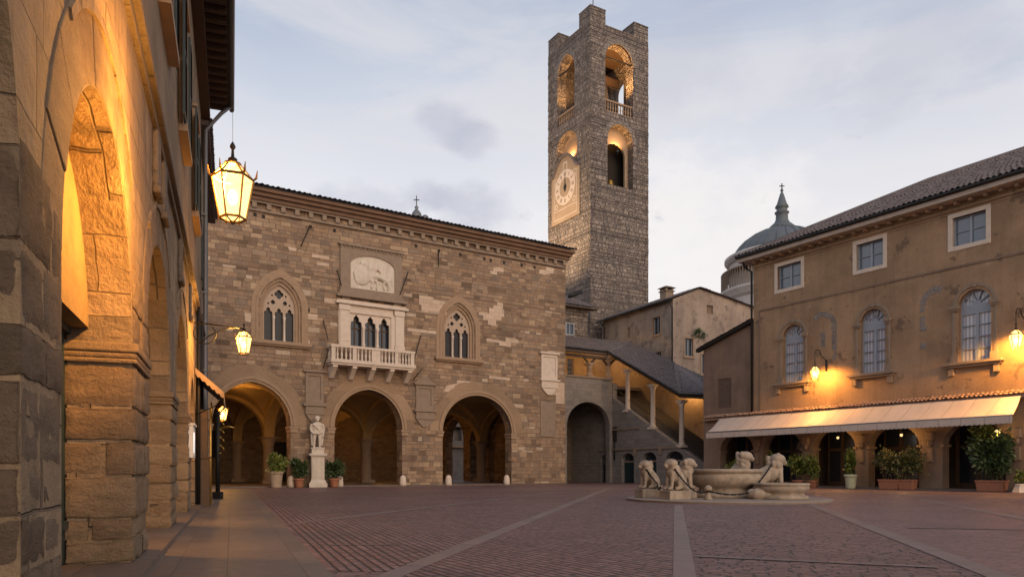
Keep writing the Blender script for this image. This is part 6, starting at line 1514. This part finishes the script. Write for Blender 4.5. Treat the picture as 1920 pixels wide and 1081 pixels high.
sh = [('l', [V(.38, .0, 3.8), V(.42, -.12, 2.0), V(.40, .05, .35)], [.55 * u, .38 * u, .24 * u]), ('l', [V(-.40, .0, 3.8), V(-.50, .05, 2.0), V(-.55, .15, .35)], [.55 * u, .38 * u, .24 * u]),
      ('e', V(.42, -.25, .12), E_(.24, .48, .16)), ('e', V(-.58, -.1, .12), E_(.24, .48, .16)),
      ('e', V(0, 0, 3.7), E_(.78, .55, .75)), ('e', V(0, .0, 4.6), E_(.74, .5, .8)), ('e', V(0, 0, 5.45), E_(.88, .52, .62)), ('l', [V(0, 0, 5.9), V(0, -.04, 6.5)], [.34 * u, .30 * u]),
      ('e', V(0, -.08, 6.85), E_(.42, .48, .55)), ('e', V(0, -.5, 6.8), E_(.09, .15, .17)), ('e', V(0, -.42, 6.45), E_(.26, .24, .30)), ('e', V(0, .0, 7.12), E_(.50, .54, .26)), ('e', V(0, 0, 7.35), E_(.30, .32, .2)),
      ('e', V(.19, -.45, 6.93), E_(.1, .08, .06)), ('e', V(-.19, -.45, 6.93), E_(.1, .08, .06)),
      ('l', [V(-.9, 0, 5.6), V(-1.15, .05, 4.6), V(-1.05, -.25, 3.8), V(-.62, -.6, 3.35)], [.32 * u, .27 * u, .22 * u, .16 * u]), ('l', [V(.9, 0, 5.6), V(1.1, .05, 4.5), V(1.0, -.15, 3.3), V(.95, -.3, 2.8)], [.32 * u, .27 * u, .22 * u, .16 * u]),
      ('l', [V(-.7, -.2, 5.6), V(.0, -.55, 4.6), V(.75, -.35, 3.4)], [.3 * u, .28 * u, .3 * u]), ('l', [V(.85, .35, 5.6), V(.9, .45, 3.2), V(.7, .4, .5)], [.35 * u, .45 * u, .35 * u]), ('l', [V(-.7, .35, 5.4), V(-.85, .45, 3.0), V(-.8, .4, .5)], [.35 * u, .4 * u, .3 * u]),
      ('e', V(0, -.35, 3.4), E_(.8, .35, .4)), ('e', V(-.7, -.62, 3.3), E_(.15, .2, .13)), ('l', [V(-.62, -.62, 3.3), V(-.35, -.72, 3.25)], [.1 * u, .05 * u]), ('b', (-.75 * u, .05 * u, -.72 * u, -.55 * u, zb + 3.3 * u, zb + 3.85 * u)), ('e', V(.95, -.32, 2.62), E_(.15, .16, .24)),
      ('b', (-.95 * u, .95 * u, -.45 * u, .75 * u, zb - .01, zb + .14 * u))]
organic('figure', sh, M_MARBLE, mo, .035, 2)

# ================================================================== bollards, pots and planters
def bollard(px, lab):
    s_, _ = P.uv(px, 0, .35); o = thing('bollard', lab, 'bollard', loc=tuple(P.P(s_, -.35, 0)), group='stone bollards at the town hall arches')
    w = MB(); w.lathe([(.27, 0), (.26, .2), (.235, .58), (.20, .70), (.12, .79), (.02, .82)], n=16); w.build('stone', M_LIGHT, o)
for px, lab in ((546, 'pale round topped bollard between the two plant pots left of the statue'), (637, 'pale round topped bollard just right of the plant pot at the statue'), (755.5, 'pale round topped bollard at the right foot of the middle arch'), (841, 'pale round topped bollard inside the left foot of the right arch'), (950, 'pale round topped bollard at the right foot of the right arch')): bollard(px, lab)
def pot_plant(loc, rz, label, r, h, pm, lm, crown, rad, n, size, seed, stems=1, group='potted shrubs in the square'):
    o = thing('potted_plant', label, 'plant', loc=loc, rz=rz, group=group); rnd = random.Random(seed)
    w = MB(); w.lathe([(r * .70, 0), (r * .74, .04 * h), (r * .92, .80 * h), (r * .94, .82 * h), (r * 1.04, .83 * h), (r * 1.06, h * .97), (r * 1.0, h), (r * .9, h), (r * .86, h * .9), (.02, h * .88)], n=22); w.build('pot', pm, o)
    w = MB()
    for k in range(stems):
        a = 2 * math.pi * k / max(1, stems); dx, dy = (.0, .0) if stems == 1 else (.25 * r * math.cos(a), .25 * r * math.sin(a))
        w.tube([(dx, dy, h * .85), (dx * 2, dy * 2, h + (crown - h) * .5), (dx * 3.5, dy * 3.5, crown + rad[2] * .4)], [.035, .028, .012], 6)
    for k in range(7):
        d = Vector((rnd.gauss(0, 1), rnd.gauss(0, 1), abs(rnd.gauss(0, .8)))).normalized(); w.tube([(0, 0, crown - rad[2] * .4), (d.x * rad[0] * .8, d.y * rad[1] * .8, crown + d.z * rad[2] * .7 - .1)], [.018, .006], 5)
    w.build('stem', M_BARK, o)
    w = MB(); w.leaves((0, 0, crown), rad, n, size, rnd, clumps=14, hollow=.25); w.build('foliage', lm, o)
    return o
def ppos(px, off): s_, _ = P.uv(px, 0, off); return tuple(P.P(s_, -off, 0))
k_ = 53 / F
pot_plant(ppos(518, .9), 0, 'loose yellow green shrub in a large pale stone pot before the left arch', .46, 1.12, M_STONEPOT, M_LEAFY, 1.75, (.62, .62, .62), 900, .26, 1, 3)
pot_plant(ppos(561, .9), 0, 'dense dark green shrub in a terracotta pot left of the statue', .36, .62, M_TERRA, M_LEAF, 1.32, (.58, .58, .66), 1300, .2, 2, 1)
pot_plant(ppos(627, .95), 0, 'rounded green shrub in a terracotta pot right of the statue', .36, .62, M_TERRA, M_LEAFO if False else M_LEAF, 1.30, (.60, .60, .64), 1200, .2, 3, 1)
def cpos(px, off): s_, _ = cu(px, 0, off); return tuple(CF.P(s_, -off, 0))
def trough(px0, px1, off, label, zt, lm, crown, rad, n, size, seed, h=.62, pm=M_TERRA, lift=0):
    s0, s1_ = cu(px0, 0, off)[0], cu(px1, 0, off)[0]; s_ = (s0 + s1_) / 2; hw = abs(s1_ - s0) / 2
    o = thing('planter', label, 'planter', loc=tuple(CF.P(s_, -off, 0)), rz=CF.rz, group='planted troughs along the cafe front'); rnd = random.Random(seed)
    w = MB(); w.taper(-hw * .9, hw * .9, -.27, .27, 0, h * .84, 1.09, 1.12); w.box(-hw * 1.03, hw * 1.03, -.33, .33, h * .842, h); w.build('trough', pm, o, bevel=.02)
    w = MB()
    for k in range(6):
        x = -hw * .7 + hw * 1.4 * k / 5; w.tube([(x, 0, h - .03), (x * 1.1, rnd.uniform(-.1, .1), crown * .6), (x * 1.3, rnd.uniform(-.2, .2), crown + rad[2] * .5)], [.035, .03, .01], 6)
    w.build('stem', M_BARK, o)
    w = MB(); w.leaves((0, 0, crown), rad, n, size, rnd, clumps=22, hollow=.2); w.build('foliage', lm, o); return o
zc_ = lambda px, py, off: cu(px, py, off)[1]
trough(1651, 1688, 1.0, 'terracotta trough with a dense golden tipped bush, left of the touching pair before the cafe', 0, M_LEAFO, 1.62, (.95, .5, .80), 1900, .2, 5)
trough(1688, 1716, .95, 'terracotta trough with a dense golden bush, right of the touching pair before the cafe', 0, M_LEAFO, 1.72, (.92, .5, .85), 1900, .2, 6)
tp = trough(1833, 1887, .9, 'long terracotta trough with a tall loose dark shrub at the right end of the cafe', 0, M_LEAF, 2.0, (1.35, .6, 1.45), 1800, .27, 7)
w = MB(); rnd = random.Random(9); w.leaves((-.35, -.1, 3.15), (.75, .45, .6), 420, .26, rnd, clumps=20, hollow=.1); w.build('young_shoots', M_LEAFY, tp)
pot_plant(cpos(1595, 1.15), 0, 'slim young bush in a tall pale glazed pot before a cafe pier', .40, .92, M_GREENPOT, M_LEAFY, 1.65, (.36, .36, .75), 520, .24, 8)
pot_plant(cpos(1497, 1.0), 0, 'yellow green forked shrub in a small pot behind the side basin of the fountain', .42, .5, M_TERRA, M_LEAFY, 1.5, (.62, .5, .85), 900, .30, 9)
pot_plant(cpos(1523, 1.0), 0, 'small airy yellow green shrub beside the forked shrub before the cafe', .36, .5, M_TERRA, M_LEAFY, 1.45, (.45, .4, .7), 480, .28, 10)
pot_plant(cpos(1446, 1.0), 0, 'green shrub standing behind the leaning stone lion', .40, .5, M_TERRA, M_LEAFY, 1.6, (.60, .5, .80), 800, .28, 11)
pot_plant(cpos(1375, 1.1), 0, 'small green shrub half hidden behind the big fountain bowl', .36, .5, M_TERRA, M_LEAFY, 1.25, (.5, .4, .6), 600, .26, 12)
pot_plant(cpos(1916, 1.3), 0, 'small green plant in a pot at the right edge of the photo', .30, .42, M_TERRA, M_LEAFY, .8, (.3, .3, .4), 240, .18, 13)
sb = thing('stone_block', 'pale tapered stone block on the paving at the right edge', 'stone block', loc=cpos(1914, 2.1)); w = MB(); w.taper(-.30, .30, -.3, .3, 0, .40, .6); w.box(-.2, .2, -.2, .2, .402, .46); w.build('block', M_LIGHT, sb, bevel=.02)
